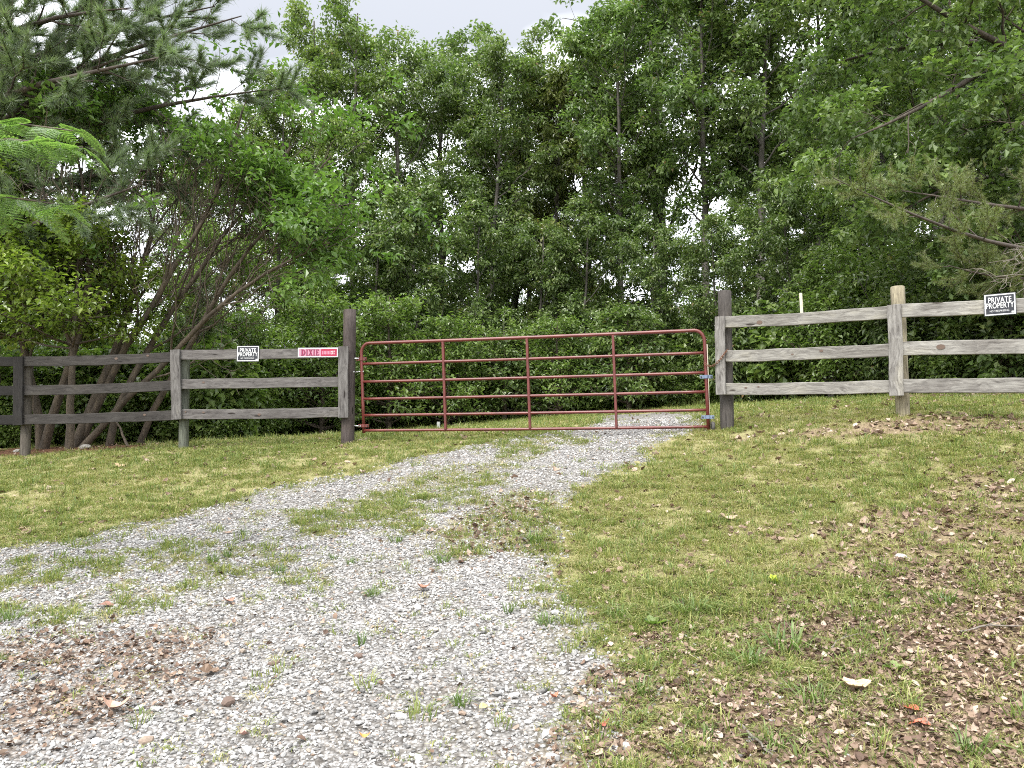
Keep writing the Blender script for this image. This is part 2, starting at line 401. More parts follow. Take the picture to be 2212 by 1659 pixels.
def zones(x, y):
    """gravel, green-in-gravel, litter, straw: where each material lies on the land"""
    n1 = fbm(x, y, 2.4, 4) - .5; n2 = fbm(x + 31, y + 7, 6.0, 3) - .5
    sd = poly_sdf(x, y, DRIVE)
    grav = sstep(-.16, .16, sd + .55 * n1 + .22 * n2)
    med = .72 * sstep(-.25, .45, poly_sdf(x, y, MEDIAN) + 1.1 * n1 + 1.0 * n2)
    apron = .75 * sstep(-.3, .6, ellipse(x, y, -3.6, 6.1, 2.6, 1.0, .2) + 1.2 * n1) * sstep(.02, .22, n2 + .1)
    low = .55 * sstep(-.25, .35, poly_sdf(x, y, [(-.6, 7.4), (-.83, 6.7), (-.3, 6.4), (.35, 6.2), (.5, 7.1), (.3, 7.7), (-.2, 7.9)]) + .9 * n1 + .7 * n2)
    edge = .6 * sstep(.45, .0, sd) * (sd > 0) * sstep(-.1, .15, n2)
    green = np.clip(np.maximum(med, low) + apron + edge, 0, 1)
    lit = .52 * sstep(-.35, .75, np.maximum(ellipse(x, y, -2.95, 4.75, 1.1, .5, .1), ellipse(x, y, -2.35, 4.15, .75, .38, .5)) + 1.1 * n1 + 1.0 * n2)
    r1 = .9 * sstep(-.2, .5, ellipse(x, y, 2.3, 3.6, 1.9, 1.5, .25) + 1.0 * n1 + .8 * n2)
    r2 = .8 * sstep(-.1, .5, ellipse(x, y, 4.6, 8.35, 2.3, .42, -.42) + 1.0 * n1 + .6 * n2)
    r3 = .7 * sstep(0, .6, ellipse(x, y, 3.6, 5.6, 2.6, 1.4, .3) + 1.3 * n1 + .7 * n2)
    r4 = .9 * sstep(0, .5, ellipse(x, y, 7.5, 11.6, 2.6, .8, -.3) + 1.0 * n1)
    litter = np.clip(np.maximum.reduce([lit, r1, r2, r3, r4]), 0, 1)
    litter = np.maximum(litter, .7 * low * (grav > .5))
    straw = sstep(0, .3, ellipse(x, y, -7.6, 12.7, 2.7, 1.25, 0) + .6 * n1)
    edge_y = 20.6 - .062 * (x - .6) ** 2 + np.where(x > .6, -.02, .012) * (x - .6) ** 2
    straw = np.maximum(straw, .85 * sstep(0, 1.2, y - edge_y + 1.5 * n1))
    return grav, green, litter, straw

def axis(lo, hi, step, far, grow=1.22):
    a = list(np.arange(lo, hi + 1e-6, step)); s = step; v = lo; pre = []
    while v > -far: s *= grow; v -= s; pre.append(v)
    s = step; v = hi; post = []
    while v < far: s *= grow; v += s; post.append(v)
    return np.array(pre[::-1] + a + post)
GX = axis(-8.4, 8.4, .06, 900); GY = axis(2.2, 13.0, .06, 900)
XX, YY = np.meshgrid(GX, GY)
ZZ = height(XX, YY)
gr_, gn_, lt_, st_ = zones(XX, YY)
ny, nx = XX.shape
ids = np.arange(nx * ny).reshape(ny, nx)
quads = np.stack([ids[:-1, :-1], ids[:-1, 1:], ids[1:, 1:], ids[1:, :-1]], -1).reshape(-1, 4)
VV = np.stack([XX, YY, ZZ], -1).reshape(-1, 3)
gm = gr_.ravel()[quads].mean(1) > .5
def submesh(name, q, mat):
    used, inv = np.unique(q, return_inverse=True)
    return mk_mesh(name, VV[used], [inv.reshape(-1, 4)], [mat], {'litter': lt_.ravel()[used], 'straw': st_.ravel()[used], 'green': gn_.ravel()[used]}, smooth=True)
ground = tag(mobj('ground', submesh('ground', quads[~gm], M['ground'])), 'mown yellow green lawn rising to the wood edge', kind='structure')
drive = tag(mobj('gravel_drive', submesh('gravel_drive', quads[gm], M['gravel'])), 'pale grey gravel drive running up to the red gate', kind='structure')

# ------------------------------------------------------------------ scattering with geometry nodes (uncountable ground cover)
def hidden_collection(name, meshes):
    c = bpy.data.collections.new(name)
    for i, me in enumerate(meshes):
        o = bpy.data.objects.new('%s_%02d' % (name, i), me); c.objects.link(o)
    return c
def scatter(name, label, P, rot, scl, idx, meshes, cat=None):
    me = bpy.data.meshes.new(name)
    me.vertices.add(len(P)); me.vertices.foreach_set('co', np.asarray(P, np.float32).ravel())
    a = me.attributes.new('rot', 'FLOAT_VECTOR', 'POINT'); a.data.foreach_set('vector', np.asarray(rot, np.float32).ravel())
    a = me.attributes.new('scl', 'FLOAT_VECTOR', 'POINT'); a.data.foreach_set('vector', np.asarray(scl, np.float32).ravel())
    a = me.attributes.new('idx', 'INT', 'POINT'); a.data.foreach_set('value', np.asarray(idx, np.int32))
    for m in meshes[0].materials: me.materials.append(m)
    o = mobj(name, me)
    ng = bpy.data.node_groups.new(name + '_nodes', 'GeometryNodeTree')
    ng.interface.new_socket('Geometry', in_out='INPUT', socket_type='NodeSocketGeometry')
    ng.interface.new_socket('Geometry', in_out='OUTPUT', socket_type='NodeSocketGeometry')
    gi = ng.nodes.new('NodeGroupInput'); go = ng.nodes.new('NodeGroupOutput')
    ip = ng.nodes.new('GeometryNodeInstanceOnPoints')
    ci = ng.nodes.new('GeometryNodeCollectionInfo'); ci.inputs['Collection'].default_value = hidden_collection(name + '_kinds', meshes)
    ci.inputs['Separate Children'].default_value = True; ci.inputs['Reset Children'].default_value = True
    def na(nm, t):
        n = ng.nodes.new('GeometryNodeInputNamedAttribute'); n.data_type = t; n.inputs['Name'].default_value = nm; return n.outputs['Attribute']
    er = ng.nodes.new('FunctionNodeEulerToRotation')
    L = ng.links.new
    L(gi.outputs[0], ip.inputs['Points']); L(ci.outputs[0], ip.inputs['Instance'])
    ip.inputs['Pick Instance'].default_value = True
    L(na('idx', 'INT'), ip.inputs['Instance Index'])
    L(na('rot', 'FLOAT_VECTOR'), er.inputs[0]); L(er.outputs[0], ip.inputs['Rotation'])
    L(na('scl', 'FLOAT_VECTOR'), ip.inputs['Scale'])
    L(ip.outputs[0], go.inputs[0])
    md = o.modifiers.new('scatter', 'NODES'); md.node_group = ng
    return tag(o, label, cat, kind='stuff')

def rand_points(rng, n, x0, x1, y0, y1, dens):
    x = rng.uniform(x0, x1, n); y = rng.uniform(y0, y1, n)
    keep = rng.random(n) < dens(x, y)
    return x[keep], y[keep]
def in_view(x, y, pad=.06):
    return (np.abs(x) < (.667 + pad) * y + .4)

# stones
def stone_mesh(seed, flat=.55):
    r = np.random.default_rng(seed)
    bm = bmesh.new(); bmesh.ops.create_icosphere(bm, subdivisions=1, radius=.5)
    for v in bm.verts: v.co = v.co * r.uniform(.78, 1.12)
    ax = r.normal(size=3); ax /= np.linalg.norm(ax)
    A = Vector(ax)
    for v in bm.verts:
        d = v.co.dot(A)
        if d > .3: v.co -= A * (d - .3)
        v.co = Vector((v.co.x * r.uniform(1.0, 1.1), v.co.y * .75, v.co.z * flat))
    me = bpy.data.meshes.new('stone'); bm.to_mesh(me); bm.free(); me.materials.append(M['stone']); return me
STONES = [stone_mesh(i, .4 + .06 * (i % 5)) for i in range(10)]
rng = np.random.default_rng(3)
def stone_d(x, y):
    g, gn, li, _ = zones(x, y)
    return np.clip(g + .3 * (li > .3) * (x > 0) * (x < 1.9) * (y < 4.6) * sstep(1.9, .5, x), 0, 1) * (1 - .75 * gn) * (1 - .55 * li) * np.clip(.5 + .9 * fbm(x + 5, y, 1.7, 3), .3, 1) * in_view(x, y)
parts_ = []
for (n, y0, y1, s0, s1) in ((60000, 3.0, 5.2, .012, .036), (55000, 5.2, 7.5, .015, .038), (45000, 7.5, 12.0, .018, .04)):
    x, y = rand_points(rng, n, -6.5, 2.8, y0, y1, stone_d)
    parts_.append((x, y, rng.uniform(0, 1, len(x)) ** 2.2 * (s1 - s0) + s0))
x = np.concatenate([p[0] for p in parts_]); y = np.concatenate([p[1] for p in parts_]); s = np.concatenate([p[2] for p in parts_])
z = height(x, y) + s * .12
rot = np.stack([rng.normal(0, .35, len(x)), rng.normal(0, .35, len(x)) - .0, rng.uniform(0, 6.28, len(x))], 1)
scatter('gravel_stones', 'loose pale grey crushed stone covering the drive', np.stack([x, y, z], 1), rot, np.stack([s, s, s], 1), rng.integers(0, 10, len(x)), STONES, 'gravel')
# the larger stones one can pick out, each on its own
k = 0
while k < 180:
    y_ = rng.uniform(3.25, 5.6); x_ = rng.uniform(-.7 * y_, .75)
    if stone_d(np.array([x_]), np.array([y_]))[0] < .55: continue
    o = mobj('stone', STONES[k % 10], drive); sz = rng.uniform(.045, .075)
    o.location = (x_, y_, gz(x_, y_) + sz * .16); o.scale = (sz, sz * rng.uniform(.8, 1.1), sz * .9)
    o.rotation_euler = (rng.normal(0, .3), rng.normal(0, .3), rng.uniform(0, 6.28)); k += 1

# grass tufts
def blades_mesh(name, seed, n, rad, h, w, lean, mat, tint=(0, 1), hvar=.5):
    r = np.random.default_rng(seed)
    a = r.uniform(0, 6.28, n); d = rad * np.sqrt(r.random(n))
    b = np.stack([d * np.cos(a), d * np.sin(a), np.full(n, -.01)], 1)
    hh = h * r.uniform(1 - hvar, 1 + hvar * .5, n); la = a + r.normal(0, .8, n); le = lean * r.uniform(.3, 1.5, n)
    out = np.stack([np.cos(la), np.sin(la), np.zeros(n)], 1); sd_ = np.stack([-np.sin(la + r.normal(0, .7, n)), np.cos(la), np.zeros(n)], 1)
    ww = w * r.uniform(.6, 1.3, n)[:, None]
    up = np.array([0, 0, 1.0])
    m1 = b + out * (hh * le * .3)[:, None] + up * (hh * .6)[:, None]
    tip = b + out * (hh * le)[:, None] + up * (hh * (1 - .35 * np.minimum(le, 1.6)))[:, None]
    V = np.stack([b - sd_ * ww, b + sd_ * ww, m1 + sd_ * ww * .8, m1 - sd_ * ww * .8, tip], 1).reshape(-1, 3)
    i = np.arange(n)[:, None] * 5
    t = r.uniform(tint[0], tint[1], n)
    return mk_mesh(name, V, [i + np.array([[0, 1, 2, 3]]), i + np.array([[3, 2, 4]])], [mat], {'tint': np.repeat(t, 5)})
GRASS = [blades_mesh('grass_patch', 40 + i, 34, .085, .034 + .006 * (i % 3), .0028, 1.2, M['grass'], (.0 + .045 * i, .62 + .054 * i)) for i in range(8)]
GRASS += [blades_mesh('grass_patch', 60 + i, 26, .05, .085, .003, .8, M['grass'], (.0, .55)) for i in range(3)] + [blades_mesh('grass_patch', 70 + i, 18, .07, .06, .003, 1.5, M['grass'], (.55, 1.0)) for i in range(3)]
def grass_d(x, y):
    g, gn, li, st = zones(x, y)
    patch = .45 + .9 * fbm(x, y, 1.6, 3)
    d = np.where(g > .5, gn * .75 + .02, (1 - .86 * li)) * np.clip(patch, .2, 1)
    return d * (1 - .95 * st) * (.35 + .65 * (fbm(x + 70, y, 5.0, 3) > .42)) * in_view(x, y)
parts_ = []
for (n, x0, x1, y0, y1) in ((26000, -4.2, 4.2, 2.9, 5.5), (26000, -6, 6.5, 5.5, 8.2), (26000, -8.5, 8, 8.2, 11.8), (26000, -9, 10, 11.8, 20.5)):
    parts_.append(rand_points(rng, n, x0, x1, y0, y1, grass_d))
x = np.concatenate([p[0] for p in parts_]); y = np.concatenate([p[1] for p in parts_]); z = height(x, y)
s = rng.uniform(.65, 1.25, len(x)) * np.where(y > 11.8, 1.5, 1.0)
# greener and browner drifts
g_ = fbm(x + 9, y + 3, .9, 3); idx = np.clip((g_ - .25) * 14 + .9 * (x > 0) + rng.normal(0, 1.6, len(x)), 0, 7).astype(int)
idx = np.where(zones(x, y)[1] > .4, rng.integers(0, 4, len(x)), idx)
q_ = rng.random(len(x)); idx = np.where(q_ < .07 + .12 * (fbm(x + 3, y + 50, 2.0, 3) > .56), 8 + (q_ * 1000).astype(int) % 3, idx); idx = np.where(q_ > .93, 11 + (q_ * 1000).astype(int) % 3, idx)
scatter('lawn_grass', 'short mown grass with dry blades', np.stack([x, y, z], 1), np.stack([rng.normal(0, .12, len(x)), rng.normal(0, .12, len(x)), rng.uniform(0, 6.28, len(x))], 1), np.stack([s, s, s * rng.uniform(.7, 1.2, len(x))], 1), idx, GRASS, 'grass')

# leaf litter
def dead_leaf_mesh(seed, tint=None, curl=.25, lobes=False):
    r = np.random.default_rng(seed)
    n = 7; u = np.linspace(0, 1, n)
    wd = .30 * np.sin(np.pi * u ** .8) + .01
    if lobes: wd = wd * (1 + .35 * np.cos(u * 6.28 * 2.5))
    xx = u - .5; bend = curl * r.uniform(-1, 1.6) * (u - .5) ** 2 * 2
    V = []; c2 = r.uniform(-.1, .9)
    for i in range(n):
        V += [(xx[i], -wd[i], bend[i] + wd[i] * c2 * r.uniform(.6, 1.3)), (xx[i], 0, bend[i]), (xx[i], wd[i], bend[i] + wd[i] * c2 * r.uniform(.4, 1.3))]
    F = []
    for i in range(n - 1):
        a = i * 3; F += [(a, a + 3, a + 4, a + 1), (a + 1, a + 4, a + 5, a + 2)]
    t = r.random() if tint is None else tint
    return mk_mesh('leaf', V, [np.array(F)], [M['litter']], {'tint': np.full(len(V), t)})
LITTER = [dead_leaf_mesh(70 + i, (i + .5) / 14, .5, i % 3 == 0) for i in range(14)]
def litter_d(x, y):
    g, gn, li, st = zones(x, y)
    return np.clip(li * 1.0 + .09 * (g < .5) + .04 * (x > 0) * (g < .5) + .008, 0, 1) * in_view(x, y)
parts_ = []
for (n, x0, x1, y0, y1, sz) in ((44000, -3.6, 3.6, 2.9, 5.2, .031), (22000, -5, 5.5, 5.2, 8, .046), (22000, -8, 8.5, 8, 13, .06)):
    a, b = rand_points(rng, n, x0, x1, y0, y1, litter_d); parts_.append((a, b, (.45 + 1.3 * rng.random(len(a)) ** 2) * sz))
x = np.concatenate([p[0] for p in parts_]); y = np.concatenate([p[1] for p in parts_]); s = np.concatenate([p[2] for p in parts_])
z = height(x, y) + rng.uniform(.004, .022, len(x))
scatter('leaf_litter', 'brown dead leaves strewn over the thin lawn', np.stack([x, y, z], 1), np.stack([rng.normal(0, .4, len(x)), rng.normal(0, .4, len(x)), rng.uniform(0, 6.28, len(x))], 1), np.stack([s, s, s], 1), np.minimum(13, (14 * rng.random(len(x)) ** np.where(x < 0, 1.9, 1.35)).astype(int)), LITTER, 'leaf litter')

# ------------------------------------------------------------------ trees: skeletons and leaves
def interp(paths, t):
    n, K, _ = paths.shape
    f = np.clip(t, 0, .9999) * (K - 1); i = f.astype(int); u = (f - i)[..., None]
    rows = np.arange(n)[:, None]
    a = paths[rows, i]; b = paths[rows, i + 1]
    return a * (1 - u) + b * u, nrm(b - a)
def frame(d):
    ref = np.where(np.abs(d[..., 2:3]) > .9, np.array([1.0, 0, 0]), np.array([0, 0, 1.0]))
    a = nrm(np.cross(d, ref)); return a, np.cross(d, a)
def grow(rng, paths, rad, n, t0, t1, length, ang, up, curve, K=5, rs=.55, wig=.05, rmin=.004):
    """children of every path: n each; length is a function of t"""
    Np = len(paths)
    t = t0 + (t1 - t0) * ((np.arange(n)[None] + rng.random((Np, n))) / n)
    pos, d = interp(paths, t); a, b = frame(d)
    phi = np.arange(n)[None] * 2.4 + rng.uniform(0, 6.28, (Np, 1)) + rng.normal(0, .35, (Np, n))
    th = rng.uniform(ang[0], ang[1], (Np, n))
    dr = d * np.cos(th)[..., None] + (a * np.cos(phi)[..., None] + b * np.sin(phi)[..., None]) * np.sin(th)[..., None]
    dr = nrm(dr + np.array([0, 0, up]))
    L = length(t) * rng.uniform(.65, 1.2, (Np, n))
    u = np.linspace(0, 1, K)[None, None, :, None]
    p = pos[:, :, None] + dr[:, :, None] * L[:, :, None, None] * u + np.array([0, 0, 1.0]) * (curve * L)[:, :, None, None] * u ** 2
    p = p + rng.normal(0, wig, (Np, n, K, 3)) * L[:, :, None, None] * u
    fr = np.clip(t, 0, 1) * (rad.shape[1] - 1); i = np.minimum(fr.astype(int), rad.shape[1] - 2)
    rr = rad[np.arange(Np)[:, None], i] * rs
    r = np.maximum(rr[..., None] * np.linspace(1, .3, K)[None, None], rmin)
    return p.reshape(-1, K, 3), r.reshape(-1, K), t.reshape(-1)
def tubes(paths, rad, sides):
    n, K, _ = paths.shape
    d = nrm(np.gradient(paths, axis=1)); d0 = nrm(paths[:, -1] - paths[:, 0])
    a, _b = frame(d0); a = np.repeat(a[:, None], K, 1)
    a = nrm(a - (a * d).sum(-1, keepdims=True) * d); b = np.cross(d, a)
    th = np.linspace(0, 2 * np.pi, sides, endpoint=False)
    V = paths[:, :, None] + rad[:, :, None, None] * (a[:, :, None] * np.cos(th)[None, None, :, None] + b[:, :, None] * np.sin(th)[None, None, :, None])
    base = (np.arange(n) * K * sides)[:, None, None]
    k = np.arange(K - 1)[None, :, None] * sides; j = np.arange(sides)[None, None]
    jn = (j + 1) % sides
    F = np.stack([base + k + j, base + k + jn, base + k + sides + jn, base + k + sides + j], -1).reshape(-1, 4)
    return V.reshape(-1, 3), F
def join(parts):
    V = []; F = []; o = 0
    for v, f in parts:
        V.append(v); F.append(f + o); o += len(v)
    return np.concatenate(V), np.concatenate(F)
def leaves(rng, paths, m, size, spread, droop, wid, t0=.15, ctint=.55, flat=.55, bias=0.0):
    n = len(paths)
    t = t0 + (1 - t0) * rng.random((n, m)); pos, d = interp(paths, t)
    pos = pos + rng.normal(0, 1, (n, m, 3)) * spread * np.array([1, 1, .6])
    dd = nrm(d * .45 + rng.normal(0, .65, (n, m, 3)) * np.array([1, 1, .6]) + np.array([0, 0, -droop]))
    up = nrm(np.array([0, 0, 1.0]) + rng.normal(0, flat, (n, m, 3)))
    s = nrm(np.cross(dd, up)); nn = np.cross(s, dd)
    l = (size * rng.uniform(.65, 1.3, (n, m)))[..., None]; w = l * wid * .5
    mid = pos + dd * l * .48 + nn * l * .04
    V = np.stack([pos, mid + s * w + nn * w * .35, pos + dd * l - nn * l * .08, mid - s * w + nn * w * .35], 2)
    tint = np.clip(ctint * rng.random((n, 1)) + (1 - ctint) * rng.random((n, m)) + bias, 0, 1)
    V = V.reshape(-1, 3); k = np.arange(n * m)[:, None] * 4
    return V, k + np.arange(4)[None], np.repeat(tint.reshape(-1), 4)
def needles(rng, paths, tufts, m, size, w=.006, t0=.2, spreadang=.8, up=.25, ctint=.5):
    n = len(paths)
    t = t0 + (1 - t0) * ((np.arange(tufts)[None] + rng.random((n, tufts))) / tufts); pos, d = interp(paths, t)
    pos = np.repeat(pos.reshape(-1, 1, 3), m, 1); d = np.repeat(d.reshape(-1, 1, 3), m, 1)
    dd = nrm(d + rng.normal(0, spreadang, d.shape) + np.array([0, 0, up]))
    s = nrm(np.cross(dd, rng.normal(0, 1, d.shape)))
    l = (size * rng.uniform(.6, 1.2, d.shape[:2]))[..., None]
    V = np.stack([pos - s * w * .5, pos + s * w * .5, pos + dd * l - np.array([0, 0, 1.0]) * l * .1], 2).reshape(-1, 3)
    tint = ctint * rng.random((d.shape[0], 1)) + (1 - ctint) * rng.random(d.shape[:2])
    return V, np.arange(len(V)).reshape(-1, 3), np.repeat(tint.reshape(-1), 3)

def trunk_path(rng, H, K=12, wob=.02, lean=(0, 0)):
    u = np.linspace(0, 1, K)
    w = np.cumsum(rng.normal(0, wob * H / K * 2, (K, 2)), 0); w -= w[0]
    return np.stack([w[:, 0] + lean[0] * u * H, w[:, 1] + lean[1] * u * H, u * H - .15 * (u == 0)], 1)[None]

def hardwood(seed, H, base, rad, r0, dens=1.0, leaf=.125, droop=.5, ang=(.7, 1.25), mat='leaf_wood', bark='bark', forks=1, n1=24, wid=.52, spread=.14, shape=None, clump=44):
    rng = np.random.default_rng(seed)
    tr = [trunk_path(rng, H, lean=(rng.normal(0, .03), rng.normal(0, .03)))]
    for _ in range(forks - 1):
        tr.append(trunk_path(rng, H * rng.uniform(.8, .95), lean=(rng.normal(0, .16), rng.normal(0, .16))))
    tp = np.concatenate(tr); K = tp.shape[1]
    trad = np.repeat((r0 * (1 - .9 * np.linspace(0, 1, K) ** .9) + .012)[None], len(tp), 0); trad[:, 0] *= 1.35
    if shape is None:
        shape = lambda t: rad * (.30 + .70 * np.sin(np.pi * np.clip((t - base) / (1.02 - base), 0, 1) ** .8) ** .8)
    p1, r1, t1 = grow(rng, tp, trad, n1 // len(tp), base, .97, shape, ang, .18, .10, K=6, rs=.42)
    p2, r2, _ = grow(rng, p1, r1, 7, .25, 1.0, lambda t: rad * .36 * (1.15 - .6 * t), (.5, 1.1), .12, -.05, K=4, rs=.5)
    p3, r3, _ = grow(rng, p2, r2, 5, .3, 1.0, lambda t: rad * .17 * (1.2 - .5 * t), (.4, 1.1), .05, -.12, K=3, rs=.5, rmin=.003)
    keep = rng.random(len(p3)) < dens
    V, F, t = leaves(rng, p3[keep], clump, leaf, spread, droop, wid, flat=.42)
    crown = mk_mesh('crown', V, [F], [M[mat]], {'tint': t})
    v, f = join([tubes(tp, trad, 9), tubes(p1, r1, 5), tubes(p2, r2, 4)])
    return mk_mesh('trunk', v, [f], [M[bark]], smooth=True), crown

def shrub(seed, H, rad, mat, leaf=.09, n0=9, dens=1.0, wid=.55, droop=.25, clump=16):
    rng = np.random.default_rng(seed)
    K = 6; u = np.linspace(0, 1, K)
    a = rng.uniform(0, 6.28, n0); sp = rng.uniform(.05, .8, n0) * rad; hh = H * rng.uniform(.55, 1.0, n0)
    tp = np.stack([np.cos(a)[:, None] * sp[:, None] * u ** 1.3, np.sin(a)[:, None] * sp[:, None] * u ** 1.3, hh[:, None] * u - .08], -1) + rng.normal(0, .03, (n0, K, 3)) * u[None, :, None]
    tr_ = np.repeat((.022 * (1.15 - u))[None], n0, 0) * (H / 2.5) ** .5
    p1, r1, _ = grow(rng, tp, tr_, 9, .12, 1.0, lambda t: rad * .55 * (1.1 - .55 * t), (.6, 1.3), .1, .05, K=4, rs=.5)
    p2, r2, _ = grow(rng, p1, r1, 5, .25, 1.0, lambda t: rad * .22 * (1.2 - .5 * t), (.4, 1.1), .05, -.05, K=3, rs=.6, rmin=.002)
    p2 = p2[rng.random(len(p2)) < dens]
    V, F, t = leaves(rng, p2, clump, leaf, .05 + .03 * H / 2, droop, wid, flat=.4)
    crown = mk_mesh('foliage', V, [F], [M[mat]], {'tint': t})
    v, f = join([tubes(tp, tr_, 5), tubes(p1, r1, 3)])
    return mk_mesh('stem', v, [f], [M['bark']], smooth=True), crown

def pine(seed, H, base, rad, r0, mat, bark, size=.16, m=26, n1=34, tufts=5, w=.007, n2=8, shape=None):
    rng = np.random.default_rng(seed)
    tp = trunk_path(rng, H, wob=.006); K = tp.shape[1]
    trad = (r0 * (1 - .9 * np.linspace(0, 1, K)) + .01)[None]
    if shape is None: shape = lambda t: rad * np.clip(1.15 - t, .12, 1)
    p1, r1, _ = grow(rng, tp, trad, n1, base, .98, shape, (1.0, 1.5), .15, .12, K=6, rs=.38)
    p2, r2, _ = grow(rng, p1, r1, n2, .25, 1.0, lambda t: rad * .3 * (1.2 - .6 * t), (.5, 1.0), .15, .12, K=4, rs=.5)
    V, F, t = needles(rng, np.concatenate([p2]), tufts, m, size, w)
    crown = mk_mesh('crown', V, [F], [M[mat]], {'tint': t})
    v, f = join([tubes(tp, trad, 8), tubes(p1, r1, 5), tubes(p2, r2, 3)])
    return mk_mesh('trunk', v, [f], [M[bark]], smooth=True), crown

def plant(name, meshes, loc, label, cat, group=None, rz=0.0, scale=1.0, tint=(1, 1, 1), names=('trunk', 'crown'), bark=(1, 1, 1)):
    t = empty(name, loc, rz, scale); tag(t, label, cat, group)
    a = mobj(names[0], meshes[0], t); a.color = (*bark, 1)
    b = mobj(names[1], meshes[1], t); b.color = (*tint, 1)
    return t
rng = np.random.default_rng(21)

# hardwood kinds, all about 13 m tall
KIND = [hardwood(101, 13, .16, 3.3, .15, .56, leaf=.155),
        hardwood(102, 13, .22, 3.0, .14, .55, leaf=.135),
        hardwood(103, 13, .14, 2.8, .13, .54, droop=.8, leaf=.195),
        hardwood(104, 13, .40, 2.4, .13, .5, leaf=.15),
        hardwood(105, 13, .18, 3.6, .17, .56, forks=2, n1=26, leaf=.155),
        hardwood(106, 13, .12, 2.0, .11, .5, leaf=.125, n1=26)]       # slender and airy
H0 = 14.6
front = [  # x, y, height, kind, colour, label
 (-7.01, 23, 11.6, 5, (1.1, 1.05, .9), 'mid green tree whose top stands left of the two tallest airy crowns'),
 (-6.34, 25, 15.4, 5, (1.12, 1.1, 1.0), 'slender airy tree, left of the two thin crowns reaching up into the white sky'),
 (-4.99, 24.5, 15.2, 5, (1.1, 1.12, .95), 'slender airy tree, right of the two thin crowns reaching up into the white sky'),
 (-3.48, 24, 13.4, 1, (1.0, 1.0, 1.0), 'full green tree behind the left end of the red gate'),
 (-2.36, 26, 15.0, 0, (.98, 1.0, 1.0), 'tall dark tree behind the first upright of the red gate'),
 (-.81, 24, 13.0, 3, (1.0, 1.0, 1.0), 'tree with open sky gap at its left, straight above the gate'),
 (.03, 27, 14.3, 0, (1.05, 1.0, .95), 'round topped tree in the middle of the skyline'),
 (1.26, 25, 12.4, 2, (1.15, 1.0, .9), 'brown tinged hardwood in the centre with pale dead twigs'),
 (2.58, 27, 13.4, 4, (1.3, 1.02, .85), 'tree with rusty tassels at its crown right of the middle'),
 (3.31, 23, 13.3, 3, (1.0, 1.05, 1.0), 'tree behind the third upright of the red gate rising past the frame top'),
 (5.03, 25, 16.0, 4, (1.05, 1.05, 1.0), 'very tall wide tree at the right edge of the open sky'),
 (5.62, 22, 14.4, 3, (1.0, 1.05, 1.0), 'tall tree right behind the latch post of the gate'),
 (6.75, 21, 15.0, 3, (1.05, 1.05, 1.0), 'tall tree with a visible bare grey trunk over the right fence panel'),
 (8.66, 22, 14.9, 2, (1.0, 1.0, 1.0), 'dense dark tree above the white marker stake'),
 (10.52, 22, 14.8, 1, (1.0, 1.0, 1.0), 'dense tree above the tan fence post on the right'),
 (11.93, 21, 13.4, 4, (1.0, 1.0, 1.0), 'broad tree behind the drooping pine bough'),
 (13.17, 20, 12.7, 0, (1.0, 1.0, 1.0), 'dark tree at the right margin above the private property sign'),
 (-8.03, 22, 11.0, 5, (1.2, 1.2, .9), 'light green tree rising over the left private property sign'),
 (-8.93, 21, 9.0, 1, (1.15, 1.15, .9), 'light green tree behind the fanned bare branches'),
 (-12.97, 21, 11.3, 2, (1.0, 1.0, 1.0), 'tree behind the leftmost fence panel'),
 (-13.8, 20, 11.4, 1, (1.0, 1.0, 1.0), 'tree at the left margin behind the big pine'),
]
for (x_, y_, h_, k_, c_, lab) in front:
    plant('hardwood_tree', KIND[k_], (x_, y_, gz(x_, y_)), lab, 'tree', 'hardwood trees along the wood edge', rng.uniform(0, 6.28), h_ / H0, c_)
row2 = [(-21.06, 29, 15.8), (-12.88, 30.3, 11.5), (-7.96, 29, 12.0), (-3.92, 31.6, 13.8), (.8, 30.3, 13.0),
        (10.35, 31.6, 14.7), (11.68, 29, 13.7), (14.48, 30.3, 13.7), (17.48, 31.6, 15), (18.23, 29, 13.9),
        (-9.0, 36, 11.5), (-1.25, 37, 13.7), (11.14, 34, 13.7), (18.8, 37, 15)]
for i, (x_, y_, h_) in enumerate(row2):
    plant('hardwood_tree', KIND[(i * 5 + 1) % 5], (x_, y_, gz(x_, y_)), 'dim hardwood tree deep in the wood, behind the front row of trees', 'tree', 'hardwood trees deep in the wood', rng.uniform(0, 6.28), h_ / H0)

